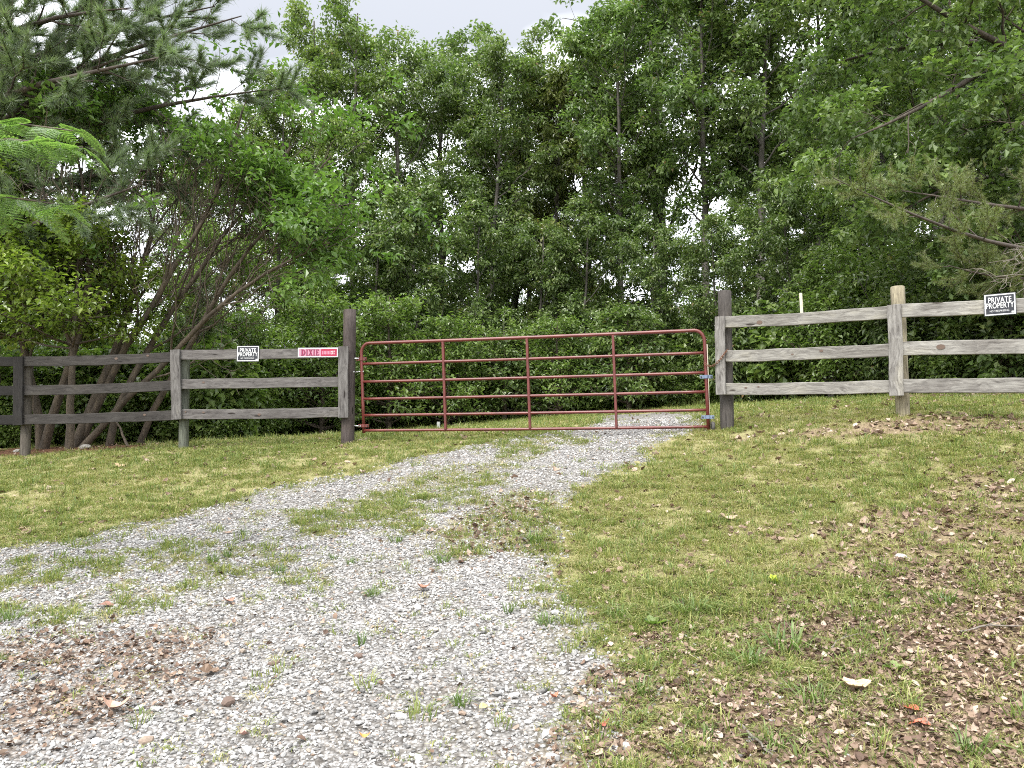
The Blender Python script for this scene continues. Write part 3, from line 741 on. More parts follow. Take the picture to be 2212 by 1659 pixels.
# middle storey and shrubs along the wood edge
SAPL = [hardwood(201, 6, .08, 1.7, .06, 1.0, leaf=.12, n1=16, clump=22, spread=.1), hardwood(202, 6, .1, 1.5, .05, .9, leaf=.11, n1=16, mat='leaf_bright', clump=20, spread=.1)]
TIER = None
SHRUB = [shrub(301, 2.2, 1.1, 'leaf_wood'), shrub(302, 1.8, 1.0, 'leaf_bright'), shrub(303, 2.4, 1.0, 'leaf_bright', leaf=.075, dens=.8), shrub(304, 1.1, .9, 'leaf_bright', leaf=.08, n0=12), shrub(305, 2.0, 1.1, 'leaf_bright', leaf=.17, wid=.75, clump=6, droop=.5), shrub(306, 2.6, 1.0, 'leaf_wood', leaf=.15, wid=.4, clump=9, droop=.9)]
sap = [(-6.9, 18.2, 5.2, 1, 'light green sapling above the gap between the left signs'), (-5.4, 19.3, 5.8, 1, 'light green sapling rising over the red sign'), (-3.9, 20.6, 5.6, 0, 'dark sapling beyond the left gate post'),
       (-2.5, 21.2, 6.2, 0, 'dark sapling behind the first bay of the gate'), (-1.0, 21.6, 5.8, 0, 'dark sapling behind the second bay of the gate'), (.6, 22.0, 5.2, 0, 'dark sapling at the middle of the gate'),
       (2.0, 21.6, 5.6, 0, 'dark sapling behind the third bay of the gate'), (3.6, 20.4, 4.6, 0, 'low dark sapling behind the fourth bay of the gate'), (5.1, 19.0, 4.4, 0, 'dark sapling under the sky gap by the latch post'),
       (6.9, 18.4, 5.0, 0, 'dark sapling under the white marker stake'), (8.1, 17.2, 5.6, 1, 'brighter sapling left of the tan fence post'), (9.2, 16.0, 5.8, 0, 'sapling right of the tan fence post'),
       (10.2, 14.6, 5.2, 0, 'dark sapling behind the right private property sign'), (-9.2, 17.0, 4.6, 1, 'bright sapling seen through the leftmost fence panel'), (-11.0, 16.5, 5.0, 1, 'bright sapling at the left margin behind the dogwood')]
for i, (x_, y_, h_, k_, lab) in enumerate(sap):
    plant('sapling', SAPL[k_], (x_, y_, gz(x_, y_)), lab, 'young tree', 'saplings along the wood edge', rng.uniform(0, 6.28), h_ / 6.0, (1, 1, 1) if k_ == 0 else (1.1, 1.1, 1.05))
edge = [(450, 15.6), (520, 16.2), (590, 16.8), (660, 17.5), (730, 18.2), (800, 19.0), (870, 19.6), (940, 20.3), (1010, 20.8), (1080, 21.1), (1150, 21.2), (1220, 21.0), (1290, 20.6), (1360, 20.0), (1430, 19.4),
        (1500, 18.9), (1570, 18.3), (1640, 17.7), (1710, 17.1), (1780, 16.4), (1850, 15.6), (1920, 15.0), (1990, 14.5), (2060, 14.0), (2130, 13.5), (2200, 13.1)]
where = ['under the left fence private sign', 'left of the red sign', 'below the red sign', 'right of the red sign', 'behind the left gate post', 'at the hinge end of the gate', 'in the first gate bay', 'by the first gate upright',
         'in the second gate bay, left', 'in the second gate bay, right', 'at the middle gate upright', 'in the third gate bay, left', 'in the third gate bay, right', 'at the third gate upright', 'in the fourth gate bay, left',
         'in the fourth gate bay, right', 'behind the latch post', 'behind the first right panel, near the latch post', 'below the white marker stake', 'right of the white marker stake', 'left of the tan fence post', 'behind the tan fence post',
         'right of the tan fence post', 'midway along the second right panel', 'below the right private sign', 'at the right margin under the fence rails']
for i, (u_, y_) in enumerate(edge):
    x_ = (u_ - 1106) / 1661 * y_
    k_ = (4, 2, 1, 3, 4, 1, 2, 5, 4, 2, 1, 5, 0, 4, 3, 0, 5, 0, 4, 2, 1, 5, 0, 3, 5, 0)[i]; y_ += (.0, .5, -.3, .8, .2, -.4, .6)[i % 7]
    sc_ = rng.uniform(.6, 1.45) * (1.0 if k_ != 3 else .9)
    c_ = 1.1 if i < 14 else .9
    plant('shrub', SHRUB[k_], (x_, y_, gz(x_, y_)), ('bright green', 'dark green')[k_ in (0, 5)] + ' bush at the wood edge ' + where[i], 'bush', 'bushes along the wood edge', rng.uniform(0, 6.28), sc_, (c_, c_, c_), ('stem', 'foliage'))
def under_d(x, y):
    e = 20.6 - .062 * (x - .6) ** 2 + np.where(x > .6, -.02, .012) * (x - .6) ** 2
    e = np.where(x < -5.2, 14.6 + .0 * x, e)
    return ((y > e + 1.4) & ~((x < -4.5) & (y > 28))).astype(float)
x, y = rand_points(rng, 2600, -24, 24, 13, 46, under_d)
s = rng.uniform(.7, 1.5, len(x)) * np.where(y > 30, 1.7, 1.0) * np.where((x < -4.5) & (y > 20), .8, 1.0)
scatter('wood_undergrowth', 'shaded undergrowth filling the wood floor', np.stack([x, y, height(x, y)], 1), np.stack([0 * x, 0 * x, rng.uniform(0, 6.28, len(x))], 1), np.stack([s, s, s * .95], 1), rng.integers(0, 2, len(x)), [SHRUB[0][1], SHRUB[2][1]], 'undergrowth')
def rim(x): return np.where(x < -5.2, 14.6, 20.6 - .062 * (x - .6) ** 2 + np.where(x > .6, -.02, .012) * (x - .6) ** 2)
x, y = rand_points(rng, 4200, -16, 12, 12, 25, lambda a, b: ((b > rim(a) - .5) & (b < rim(a) + 4)).astype(float)); s = rng.uniform(.35, 1.0, len(x))
scatter('low_undergrowth', 'low leafy plants along the foot of the wood', np.stack([x, y, height(x, y)], 1), np.stack([0 * x, 0 * x, rng.uniform(0, 6.28, len(x))], 1), np.stack([s, s, s], 1), rng.integers(0, 2, len(x)), [SHRUB[3][1], SHRUB[4][1]], 'undergrowth')
TALL = [blades_mesh('grass_patch', 90 + i, 22, .09, .34, .0045, .7, M['grass'], (.0, .5)) for i in range(3)]
x, y = rand_points(rng, 6000, -9, 9.5, 12, 22, lambda a, b: ((b > rim(a) - .7) & (b < rim(a) + .4)) * (fbm(a, b, 1.2, 3) > .45) * 1.0); s = rng.uniform(.5, 1.3, len(x))
scatter('tall_grass', 'unmown taller grass along the wood edge', np.stack([x, y, height(x, y)], 1), np.stack([0 * x, 0 * x, rng.uniform(0, 6.28, len(x))], 1), np.stack([s, s, s], 1), rng.integers(0, 3, len(x)), TALL, 'grass')
for i, (x_, y_) in enumerate([(-11.2, 14.9), (-10.0, 14.6), (-9.1, 15.3), (-8.2, 14.7), (-7.3, 15.4), (-6.5, 14.9), (-5.6, 15.6)]):
    plant('shrub', SHRUB[(1, 2, 3)[i % 3]], (x_, y_, gz(x_, y_)), 'bright bush behind the left fence, ' + ('outermost at the picture edge', 'second from the picture edge', 'behind the leftmost panel', 'behind the leaning stems', 'under the leaning trunk', 'between the leaning tree and the second post', 'right of the second post')[i], 'bush', 'bushes behind the left fence', i * 1.3, 1.15, (1.15, 1.15, 1.1), ('stem', 'foliage'))

# ------------------------------------------------------------------ left corner: leaning fan shaped tree, dogwood, big pine, young pine, mimosa
def resample(pts, K):
    p = np.asarray(pts, float); d = np.r_[0, np.cumsum(np.linalg.norm(np.diff(p, axis=0), axis=1))]; d /= d[-1]
    u = np.linspace(0, 1, K); q = np.stack([np.interp(u, d, p[:, k]) for k in range(3)], 1)
    for _ in range(2): q[1:-1] = .25 * q[:-2] + .5 * q[1:-1] + .25 * q[2:]
    return q
def local(paths, loc): return paths - np.asarray(loc)
fan_stems = [[(-7.89, 13.0, 1.45), (-7.516, 13.0, 2.806), (-7.27, 13.0, 4.4), (-7.526, 13.0, 6.602)], [(-7.42, 13.0, 1.4), (-6.998, 13.0, 2.648), (-6.789, 13.2, 3.712), (-6.537, 13.6, 7.095)],
             [(-7.40, 13.1, 1.4), (-6.907, 13.0, 2.333), (-6.263, 12.8, 3.411), (-5.225, 12.6, 5.097), (-4.517, 12.4, 7.161)], [(-6.80, 13.0, 1.45), (-6.485, 13.0, 2.569), (-5.679, 13.2, 4.118), (-4.664, 13.4, 5.742), (-3.922, 13.6, 6.922)],
             [(-6.437, 13.3, 1.5), (-6.218, 13.3, 2.191), (-5.636, 13.2, 2.825), (-4.81, 13.0, 4.4), (-3.593, 12.8, 5.715), (-3.007, 12.6, 6.367)], [(-7.30, 12.95, 1.4), (-6.007, 12.8, 2.786), (-4.955, 12.6, 3.846), (-3.807, 12.3, 4.552), (-2.839, 12.0, 4.778)],
             [(-8.0, 13.1, 1.4), (-8.5, 13.0, 3.599), (-9.367, 13.0, 6.437)]]
r_ = np.random.default_rng(55)
fl = np.array((-7.2, 13.0, gz(-7.2, 13.0)))
fp = local(np.stack([resample(s_, 10) for s_ in fan_stems]), fl)
fp[:, 1:] += np.cumsum(r_.normal(0, .035, (len(fp), 9, 3)), 1) * np.array([1, 1, .3])
frad = np.repeat((.062 * (1.1 - np.linspace(0, 1, 10)) + .012)[None], len(fp), 0) * np.array([1, 1.1, .9, .85, .75, .8, 1])[:, None]
f1, fr1, _ = grow(r_, fp, frad, 13, .28, 1.0, lambda t: 1.9 * (1.15 - .45 * t), (.25, .8), .12, .14, K=6, rs=.42, wig=.065)
f2, fr2, _ = grow(r_, f1, fr1, 7, .25, 1.0, lambda t: 1.0 * (1.15 - .5 * t), (.35, 1.0), .1, .06, K=5, rs=.5, rmin=.006, wig=.09)
f3, fr3, _ = grow(r_, f2, fr2, 4, .4, 1.0, lambda t: .45 + 0 * t, (.3, .9), .05, -.05, K=3, rs=.5, rmin=.0045)
tip = f3[:, -1] + fl
shell = np.sqrt(((tip[:, 0] + 6.6) / 4.2) ** 2 + ((tip[:, 1] - 13) / 7.0) ** 2 + ((tip[:, 2] - 2.2) / 5.4) ** 2)
keep = r_.random(len(f3)) < sstep(.80, .98, shell) * .98 + .02
inside = lambda q, m_: (q[:, 2] < 8.0 + m_ - .56 * np.maximum(q[:, 0] + 7, 0)) & (q[:, 0] < -2.75 + m_)
keep &= inside(tip, .1) | (r_.random(len(tip)) < .06)
k3 = inside(tip, .25); k2 = inside(f2[:, -1] + fl, .3)
V, F, t = leaves(r_, f3[keep], 30, .125, .10, .35, .5, flat=.45)
fan_crown = mk_mesh('crown', V, [F], [M['leaf_bright']], {'tint': t})
v, f = join([tubes(fp, frad, 8), tubes(f1, fr1, 5), tubes(f2[k2], fr2[k2], 3), tubes(f3[k3], fr3[k3], 3)])
plant('leaning_tree', (mk_mesh('trunk', v, [f], [M['bark_fan']], smooth=True), fan_crown), fl, 'many stemmed tree fanning out to the right over the left fence, bare inside', 'tree', tint=(.8, .95, .8))

def tiered(seed, H, rad, tiers, mat, t0=.42, leaf=.105, m=34):
    rng = np.random.default_rng(seed)
    tp = trunk_path(rng, H, wob=.02); trad = (.07 * (1.1 - np.linspace(0, 1, 12)))[None]
    P1 = []; R1 = []
    for k in range(tiers):
        t = t0 + (.98 - t0) * k / tiers
        p, r, _ = grow(rng, tp, trad, 7, t, t + .03, lambda q: rad * (1.1 - .7 * (k / tiers)) + 0 * q, (1.25, 1.5), .05, .1, K=5, rs=.4, wig=.02)
        P1.append(p); R1.append(r)
    p1 = np.concatenate(P1); r1 = np.concatenate(R1)
    p2, r2, _ = grow(rng, p1, r1, 9, .25, 1, lambda t: rad * .33 * (1.2 - .6 * t), (.5, 1.1), .0, .04, K=4, rs=.5, wig=.02)
    p2[..., 2] = p1[np.repeat(np.arange(len(p1)), 9), -1, 2][:, None] * .25 + p2[..., 2] * .75
    V, F, t = leaves(rng, p2, m, leaf, .10, .35, .55, flat=.25)
    v, f = join([tubes(tp, trad, 7), tubes(p1, r1, 4), tubes(p2, r2, 3)])
    return mk_mesh('trunk', v, [f], [M['bark_fan']], smooth=True), mk_mesh('crown', V, [F], [M[mat]], {'tint': t})
DOG = tiered(61, 4.2, 1.7, 5, 'leaf_dogwood')
BEECH = [tiered(161, 3.4, 1.3, 8, 'leaf_bright', .06, .12, 14), tiered(162, 2.6, 1.2, 6, 'leaf_wood', .08, .13, 14)]
for i, (x_, y_, k_, s_, lab) in enumerate([(-5.9, 16.2, 0, .8, 'layered light green sapling right of the small pale pine'), (-4.2, 17.0, 0, .9, 'layered light green sapling under the red strip sign'), (-2.9, 18.2, 0, .95, 'layered sapling at the hinge end of the gate'), (-1.6, 19.0, 0, .8, 'layered sapling in the second bay of the gate'),
        (-.2, 19.8, 1, .9, 'layered darker sapling just left of the middle gate upright'), (1.2, 19.7, 0, .75, 'layered sapling in the third bay of the gate'), (2.9, 19.0, 1, 1.0, 'layered darker sapling in the fourth bay of the gate'), (7.0, 16.2, 0, .9, 'layered sapling between the marker stake and the tan post'), (9.4, 14.0, 1, 1.1, 'layered darker sapling under the scrub pine bough')]):
    plant('layered_sapling', BEECH[k_], (x_, y_, gz(x_, y_)), lab, 'young tree', 'layered saplings at the wood edge', i * 1.9, s_, (1.05, 1.05, 1.05))
plant('dogwood_tree', DOG, (-7.15, 12.45, gz(-7.15, 12.45)), 'dogwood with flat yellow green tiers of leaves above the left fence', 'tree', 'dogwoods by the left fence', .4, .92)
plant('dogwood_tree', DOG, (-8.7, 12.9, gz(-8.7, 12.9)), 'dogwood at the left margin above the dark fence rails', 'tree', 'dogwoods by the left fence', 2.2, 1.05, (.92, .95, .9))
# big pine with its trunk just outside on the left
r_ = np.random.default_rng(77)
pl = np.array((-10.2, 13.2, gz(-10.2, 13.2)))
pt = trunk_path(r_, 17, wob=.004); ptr = (.26 * (1 - .85 * np.linspace(0, 1, 12)))[None]
boughs = [[(-10.1, 13.1, 6.2), (-8.6, 12.6, 7.0), (-7.18, 12.2, 7.7), (-5.9, 12.0, 7.9)], [(-10.2, 13.0, 6.6), (-8.4, 12.6, 7.5), (-6.4, 12.3, 8.1), (-4.4, 12.0, 8.5)], [(-10.2, 13.2, 6.0), (-8.2, 13.0, 6.9), (-6.0, 12.6, 7.3), (-4.1, 12.4, 7.45)],
          [(-10.2, 13.0, 4.6), (-8.1, 12.2, 4.95), (-6.8, 11.8, 5.25), (-5.6, 11.4, 5.5)], [(-10.2, 13.2, 7.4), (-8.6, 12.9, 8.2), (-6.6, 12.6, 8.7), (-5.0, 12.4, 8.9)], [(-10.2, 13.2, 7.6), (-9.0, 12.4, 8.2), (-7.4, 11.8, 8.4), (-6.0, 11.6, 8.4)],
          [(-10.2, 13.2, 5.4), (-8.9, 12.9, 5.9), (-7.4, 13.0, 6.2), (-6.0, 13.2, 6.4)], [(-10.2, 13.2, 7.1), (-9.2, 12.2, 7.8), (-8.0, 11.6, 8.0)], [(-10.2, 13.2, 6.6), (-8.4, 12.0, 7.2), (-6.6, 11.7, 7.4), (-5.2, 11.5, 7.6)], [(-10.2, 13.2, 8.2), (-8.6, 12.2, 9.0), (-6.8, 11.8, 9.2), (-5.6, 11.7, 9.3)]]
bp = local(np.stack([resample(b, 8) for b in boughs]), pl); br = np.repeat((.085 * (1.1 - np.linspace(0, 1, 8)))[None], len(bp), 0)
b1, br1, _ = grow(r_, bp, br, 13, .2, 1.0, lambda t: 1.15 * (1.2 - .55 * t), (.4, 1.05), .1, .08, K=5, rs=.42, wig=.04)
b2, br2, _ = grow(r_, b1, br1, 4, .35, 1.0, lambda t: .5 + 0 * t, (.3, .8), .15, .1, K=3, rs=.5)
sel = r_.random(len(b2)) < .8
V, F, t = needles(r_, np.concatenate([b2[sel], np.repeat(b1[:, 1:], 1, 0)[:, [0, 2, 3]]]), 7, 44, .19, .009, .2, .55, .25)
v, f = join([tubes(pt, ptr, 9), tubes(bp, br, 6), tubes(b1, br1, 4), tubes(b2, br2, 3)])
plant('pine_tree', (mk_mesh('trunk', v, [f], [M['bark_dark']], smooth=True), mk_mesh('crown', V, [F], [M['needle']], {'tint': t})), pl, 'tall dark pine reaching long needled boughs in from the top left', 'tree')
YP = pine(81, 3.0, .06, 1.0, .05, 'needle_light', 'bark', .15, 26, 30, 4, .006, 6)
plant('young_pine', YP, (-6.2, 15.0, gz(-6.2, 15.0)), 'small pale green pine behind the second left fence panel', 'tree', 'young pines', 0, 1.0)
# mimosa branch close by on the left
def frond_mesh(seed, L=.26):
    r = np.random.default_rng(seed); V = []; F = []; T = []
    def quad(p, d, s, w):
        i = len(V); V.extend([p, p + d * .5 + s * w, p + d, p + d * .5 - s * w]); F.append((i, i + 1, i + 2, i + 3)); T.extend([r.random()] * 4)
    for k in range(9):
        u = (k + 1) / 9.5; base = np.array([u * L, 0, -.35 * L * u * u])
        for sg in (-1, 1):
            d = np.array([.35, sg, -.18]); d /= np.linalg.norm(d); ln = L * .42 * math.sin(math.pi * (.25 + .65 * u))
            for q in range(7):
                b = base + d * ln * (q + .5) / 7
                for s2 in (-1, 1):
                    e = np.array([d[1] * s2 * .8 + .3, -d[0] * s2 * .8 + .3 * sg, -.1]); e /= np.linalg.norm(e)
                    quad(b, e * .032, np.cross(e, [0, 0, 1]), .0085)
    for k in range(6):
        a = np.array([k / 6 * L, 0, -.35 * L * (k / 6) ** 2]); b = np.array([(k + 1) / 6 * L, 0, -.35 * L * ((k + 1) / 6) ** 2])
        i = len(V); V.extend([a + [0, -.002, 0], b + [0, -.002, 0], b + [0, .002, 0], a + [0, .002, 0]]); F.append((i, i + 1, i + 2, i + 3)); T.extend([.3] * 4)
    return mk_mesh('frond', np.array(V), [np.array(F)], [M['leaf_mimosa']], {'tint': np.array(T)})
FROND = [frond_mesh(s_, L_) for s_, L_ in ((1, .30), (2, .34), (3, .27))]
ml = np.array((-5.3, 5.4, gz(-5.3, 5.4)))
mst = [[(-5.3, 5.4, ml[2] - .1), (-5.1, 5.3, 2.0), (-4.6, 5.1, 3.3), (-4.0, 5.0, 3.62), (-3.3, 4.9, 3.62), (-2.75, 4.8, 3.45)], [(-5.3, 5.4, ml[2] - .1), (-5.2, 5.4, 2.0), (-4.8, 5.3, 2.8), (-4.0, 5.1, 3.25), (-3.4, 5.0, 3.3), (-2.9, 4.9, 3.1)],
       [(-5.3, 5.4, ml[2] - .1), (-5.2, 5.5, 2.2), (-4.8, 5.5, 3.5), (-4.2, 5.4, 3.95), (-3.5, 5.2, 3.85), (-2.95, 5.1, 3.68)]]
mp_ = local(np.stack([resample(s_, 10) for s_ in mst]), ml); mr_ = np.repeat((.035 * (1.12 - np.linspace(0, 1, 10)))[None], 3, 0)
mim = empty('mimosa_tree', ml); tag(mim, 'mimosa with bright feathery fronds close by at the left edge', 'tree')
v, f = tubes(mp_, mr_, 6); mobj('trunk', mk_mesh('trunk', v, [f], [M['bark_fan']], smooth=True), mim)
r_ = np.random.default_rng(5)
for i in range(120):
    s_ = i % 3; t = .5 + .5 * (i // 3) / 39.0
    p, d = interp(mp_[s_:s_ + 1], np.array([[t]])); p = p[0, 0]; d = d[0, 0]
    a = math.atan2(d[1], d[0]) + (1 if i % 2 else -1) * r_.uniform(.3, 1.4)
    o = mobj('frond', FROND[i % 3], mim); o.location = p; o.rotation_euler = (r_.normal(0, .3), r_.uniform(-.1, .5), a); o.scale = (r_.uniform(.6, .95),) * 3
    o.color = (1, 1, 1, 1)

# ------------------------------------------------------------------ right side: oak with long limbs, scrub pine bough
r_ = np.random.default_rng(91)
ol = np.array((10.4, 13.4, gz(10.4, 13.4)))
ot = trunk_path(r_, 15, wob=.006); otr = (.24 * (1 - .8 * np.linspace(0, 1, 12)))[None]
limbs = [[(10.4, 13.3, 9.2), (8.46, 12.6, 8.15), (7.31, 12.3, 7.43), (6.47, 12.0, 6.83), (5.4, 11.9, 6.4)], [(10.4, 13.3, 7.6), (8.9, 12.7, 8.2), (7.45, 12.3, 8.5), (6.5, 12.1, 9.0), (5.6, 12.1, 9.7)], [(10.4, 13.4, 9.8), (8.8, 13.6, 10.4), (7.0, 13.6, 10.6), (5.2, 13.4, 10.4)],
         [(10.4, 13.4, 6.0), (9.0, 13.2, 6.3), (7.8, 13.2, 6.2), (6.8, 13.2, 5.6)], [(10.4, 13.4, 5.0), (9.3, 12.6, 5.2), (8.4, 12.1, 4.9), (7.8, 11.8, 4.5)], [(10.4, 13.4, 7.0), (9.0, 14.2, 7.6), (7.4, 14.6, 7.8), (6.0, 14.6, 7.6)],
         [(10.4, 13.4, 8.6), (9.2, 14.4, 9.4), (7.6, 15.0, 9.6), (6.2, 15.2, 9.2)], [(10.4, 13.4, 11.2), (9.0, 12.6, 11.6), (7.6, 12.2, 11.6)], [(10.4, 13.4, 4.2), (9.4, 13.2, 4.1), (8.5, 13.0, 3.6)], [(10.4, 13.4, 6.6), (9.2, 12.2, 6.9), (8.2, 11.6, 6.7), (7.4, 11.2, 6.2)]]
lp_ = local(np.stack([resample(b, 9) for b in limbs]), ol); lr_ = np.repeat((.085 * (1.12 - np.linspace(0, 1, 9)))[None], len(lp_), 0)
l1, lr1, _ = grow(r_, lp_, lr_, 10, .2, 1.0, lambda t: 1.25 * (1.2 - .5 * t), (.5, 1.2), .1, .02, K=5, rs=.45)
l2, lr2, _ = grow(r_, l1, lr1, 5, .25, 1.0, lambda t: .6 * (1.2 - .4 * t), (.4, 1.1), .05, -.05, K=4, rs=.5)
l3, lr3, _ = grow(r_, l2, lr2, 3, .3, 1.0, lambda t: .28 + 0 * t, (.4, 1.1), .0, -.1, K=3, rs=.6, rmin=.003)
V, F, t = leaves(r_, l3[r_.random(len(l3)) < .85], 24, .135, .085, .3, .6, flat=.5)
v, f = join([tubes(ot, otr, 10), tubes(lp_, lr_, 7), tubes(l1, lr1, 5), tubes(l2, lr2, 3)])
plant('oak_tree', (mk_mesh('trunk', v, [f], [M['bark']], smooth=True), mk_mesh('crown', V, [F], [M['leaf_oak']], {'tint': t})), ol, 'oak reaching long crooked limbs in from the top right', 'tree', bark=(.7, .62, .55))
sl = np.array((8.9, 11.3, gz(8.9, 11.3)))
st_p = trunk_path(r_, 9, wob=.006); st_r = (.12 * (1 - .85 * np.linspace(0, 1, 12)))[None]
sb = [[(8.9, 11.3, 4.0), (7.9, 10.8, 4.29), (6.65, 10.4, 4.25), (5.49, 10.0, 4.52), (4.79, 9.8, 4.71), (4.11, 9.6, 4.95)], [(8.9, 11.3, 4.6), (7.9, 10.9, 4.95), (6.9, 10.7, 4.9), (6.1, 10.5, 5.0), (5.4, 10.4, 5.05)], [(8.9, 11.3, 3.8), (7.8, 11.0, 3.95), (6.9, 10.8, 3.9), (6.1, 10.6, 4.05)]]
sp_ = local(np.stack([resample(b, 9) for b in sb]), sl); sr_ = np.repeat((.04 * (1.15 - np.linspace(0, 1, 9)))[None], 3, 0)
s1, sr1, _ = grow(r_, sp_, sr_, 16, .15, 1.0, lambda t: .55 * (1.25 - .6 * t), (.5, 1.2), .1, .1, K=5, rs=.4)
s2, sr2, _ = grow(r_, s1, sr1, 6, .2, 1.0, lambda t: .28 + 0 * t, (.3, .9), .15, .1, K=3, rs=.5, rmin=.002)
V, F, t = needles(r_, np.concatenate([s2, s1[:, [1, 2, 4]]]), 8, 22, .08, .005, .05, .7, .3)
v, f = join([tubes(st_p, st_r, 8), tubes(sp_, sr_, 6), tubes(s1, sr1, 4), tubes(s2, sr2, 3)])
sp_t = plant('scrub_pine', (mk_mesh('trunk', v, [f], [M['bark_dark']], smooth=True), mk_mesh('crown', V, [F], [M['needle_rust']], {'tint': t})), sl, 'scrub pine with a drooping rust tinged bough over the right fence', 'tree')
dp = local(np.stack([resample(b, 8) for b in [[(8.9, 11.3, 3.55), (7.6, 10.6, 3.85), (6.9, 10.2, 3.9), (6.35, 10.0, 3.75)], [(8.9, 11.3, 3.7), (7.8, 10.4, 4.1), (7.0, 10.1, 4.15), (6.5, 9.9, 4.1)]]]), sl)
dr_ = np.repeat((.02 * (1.15 - np.linspace(0, 1, 8)))[None], 2, 0)
d1, dr1, _ = grow(r_, dp, dr_, 11, .3, 1.0, lambda t: .5 * (1.2 - .5 * t), (.3, .9), -.02, -.1, K=5, rs=.5, rmin=.004, wig=.08)
d2, dr2, _ = grow(r_, d1, dr1, 4, .3, 1.0, lambda t: .2 + 0 * t, (.3, .9), -.05, -.1, K=3, rs=.5, rmin=.003, wig=.08)
v, f = join([tubes(dp, dr_, 5), tubes(d1, dr1, 4), tubes(d2, dr2, 3)])
dt = mobj('dead_branch', mk_mesh('dead_branch', v, [f], [M['dead_twig']], smooth=True), sp_t)

# ------------------------------------------------------------------ fences
def board(name, p0, p1, hgt, thk, parent, color, seed=0, front=(0, -1, 0), vertical=False):
    """sawn board from p0 to p1 (centre line), its broad face towards front; local x runs along it"""
    p0 = Vector(p0); p1 = Vector(p1); d = p1 - p0; L = d.length; X = d.normalized()
    Z = X.cross(Vector(front)).normalized()
    if not vertical and Z.z < 0: Z = -Z
    Y = Z.cross(X)
    r = np.random.default_rng(seed); n = 9; sag = r.uniform(-.006, .018)
    bm = bmesh.new(); rings = []
    for i in range(n):
        u = i / (n - 1); wob = r.normal(0, .0022); w2 = r.normal(0, .003) - (0 if vertical else sag * math.sin(math.pi * u))
        h = hgt * (1 + r.normal(0, .012)) * .5; c = .005
        if i in (0, n - 1): wob = w2 = 0
        prof = [(-thk / 2 + c, -h), (thk / 2 - c, -h), (thk / 2, -h + c), (thk / 2, h - c), (thk / 2 - c, h), (-thk / 2 + c, h), (-thk / 2, h - c), (-thk / 2, -h + c)]
        rings.append([bm.verts.new((u * L, a + wob, b + w2)) for a, b in prof])
    for A, B in zip(rings[:-1], rings[1:]):
        for k in range(8): bm.faces.new((A[k], B[k], B[(k + 1) % 8], A[(k + 1) % 8]))
    bm.faces.new(rings[0]); bm.faces.new(rings[-1][::-1])
    bmesh.ops.recalc_face_normals(bm, faces=bm.faces)
    me = bpy.data.meshes.new(name); bm.to_mesh(me); bm.free(); me.materials.append(M['wood'])
    o = mobj(name, me, parent)
    m = Matrix((X, Y, Z)).transposed().to_4x4(); m.translation = p0
    o.matrix_basis = (Matrix.Translation(parent.location).inverted() @ m) if parent else m
    o.color = (*color, 1)
    return o
def pole(name, base, top, r0, r1, parent, color, seed=0, sides=18):
    base = Vector(base); top = Vector(top); d = top - base; L = d.length; X = d.normalized()
    Y = X.cross(Vector((0, 1, 0))).normalized(); Z = X.cross(Y)
    r = np.random.default_rng(seed); bm = bmesh.new(); rings = []
    for i in range(9):
        u = i / 8; rr = r0 + (r1 - r0) * u
        rings.append([bm.verts.new((u * L, math.cos(a) * rr * (1 + .02 * math.sin(3 * a + seed)) , math.sin(a) * rr * (1 + .02 * math.cos(2 * a)))) for a in np.linspace(0, 6.2832, sides, endpoint=False)])
    rings.append([bm.verts.new((L + .006, v.co.y * .9, v.co.z * .9)) for v in rings[-1]])
    for A, B in zip(rings[:-1], rings[1:]):
        for k in range(sides): bm.faces.new((A[k], B[k], B[(k + 1) % sides], A[(k + 1) % sides]))
    bm.faces.new(rings[0]); bm.faces.new(rings[-1][::-1]); bmesh.ops.recalc_face_normals(bm, faces=bm.faces)
    for f_ in bm.faces: f_.smooth = len(f_.verts) == 4
    me = bpy.data.meshes.new(name); bm.to_mesh(me); bm.free(); me.materials.append(M['wood'])
    o = mobj(name, me, parent); m = Matrix((X, Y, Z)).transposed().to_4x4(); m.translation = base
    o.matrix_basis = Matrix.Translation(parent.location).inverted() @ m; o.color = (*color, 1); return o

G_L = (.145, .14, .14); G_LD = (.05, .047, .045); G_WET_SHADE_DEEP = (.014, .013, .0125); G_R = (.44, .43, .41)  # left panels get darker outward: shade as well as wet put into the colour
lf = empty('board_fence', (-2.39, 11.2, gz(-2.39, 11.2))); tag(lf, 'weathered grey three board fence left of the gate, with wet and painted shade darkening to the left', 'fence', 'board fences beside the gate')
lx = (-9.86, -7.306, -4.87, -2.452)
def lerp(a, b, t): return tuple(a[k] + (b[k] - a[k]) * t for k in range(3))
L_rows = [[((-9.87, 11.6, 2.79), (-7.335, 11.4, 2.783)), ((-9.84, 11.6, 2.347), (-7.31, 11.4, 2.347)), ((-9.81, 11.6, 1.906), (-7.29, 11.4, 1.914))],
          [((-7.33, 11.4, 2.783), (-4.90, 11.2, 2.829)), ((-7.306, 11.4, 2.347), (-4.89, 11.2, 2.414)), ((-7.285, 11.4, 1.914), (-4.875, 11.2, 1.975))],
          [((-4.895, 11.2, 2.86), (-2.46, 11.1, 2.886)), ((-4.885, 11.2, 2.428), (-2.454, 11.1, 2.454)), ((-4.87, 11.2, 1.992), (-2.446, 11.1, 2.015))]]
sd_ = 0
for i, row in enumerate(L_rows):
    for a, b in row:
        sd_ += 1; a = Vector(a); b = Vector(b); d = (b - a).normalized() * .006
        board('rail', a + d, b - d, .145, .036, lf, (G_WET_SHADE_DEEP, G_LD, G_L)[i], sd_)
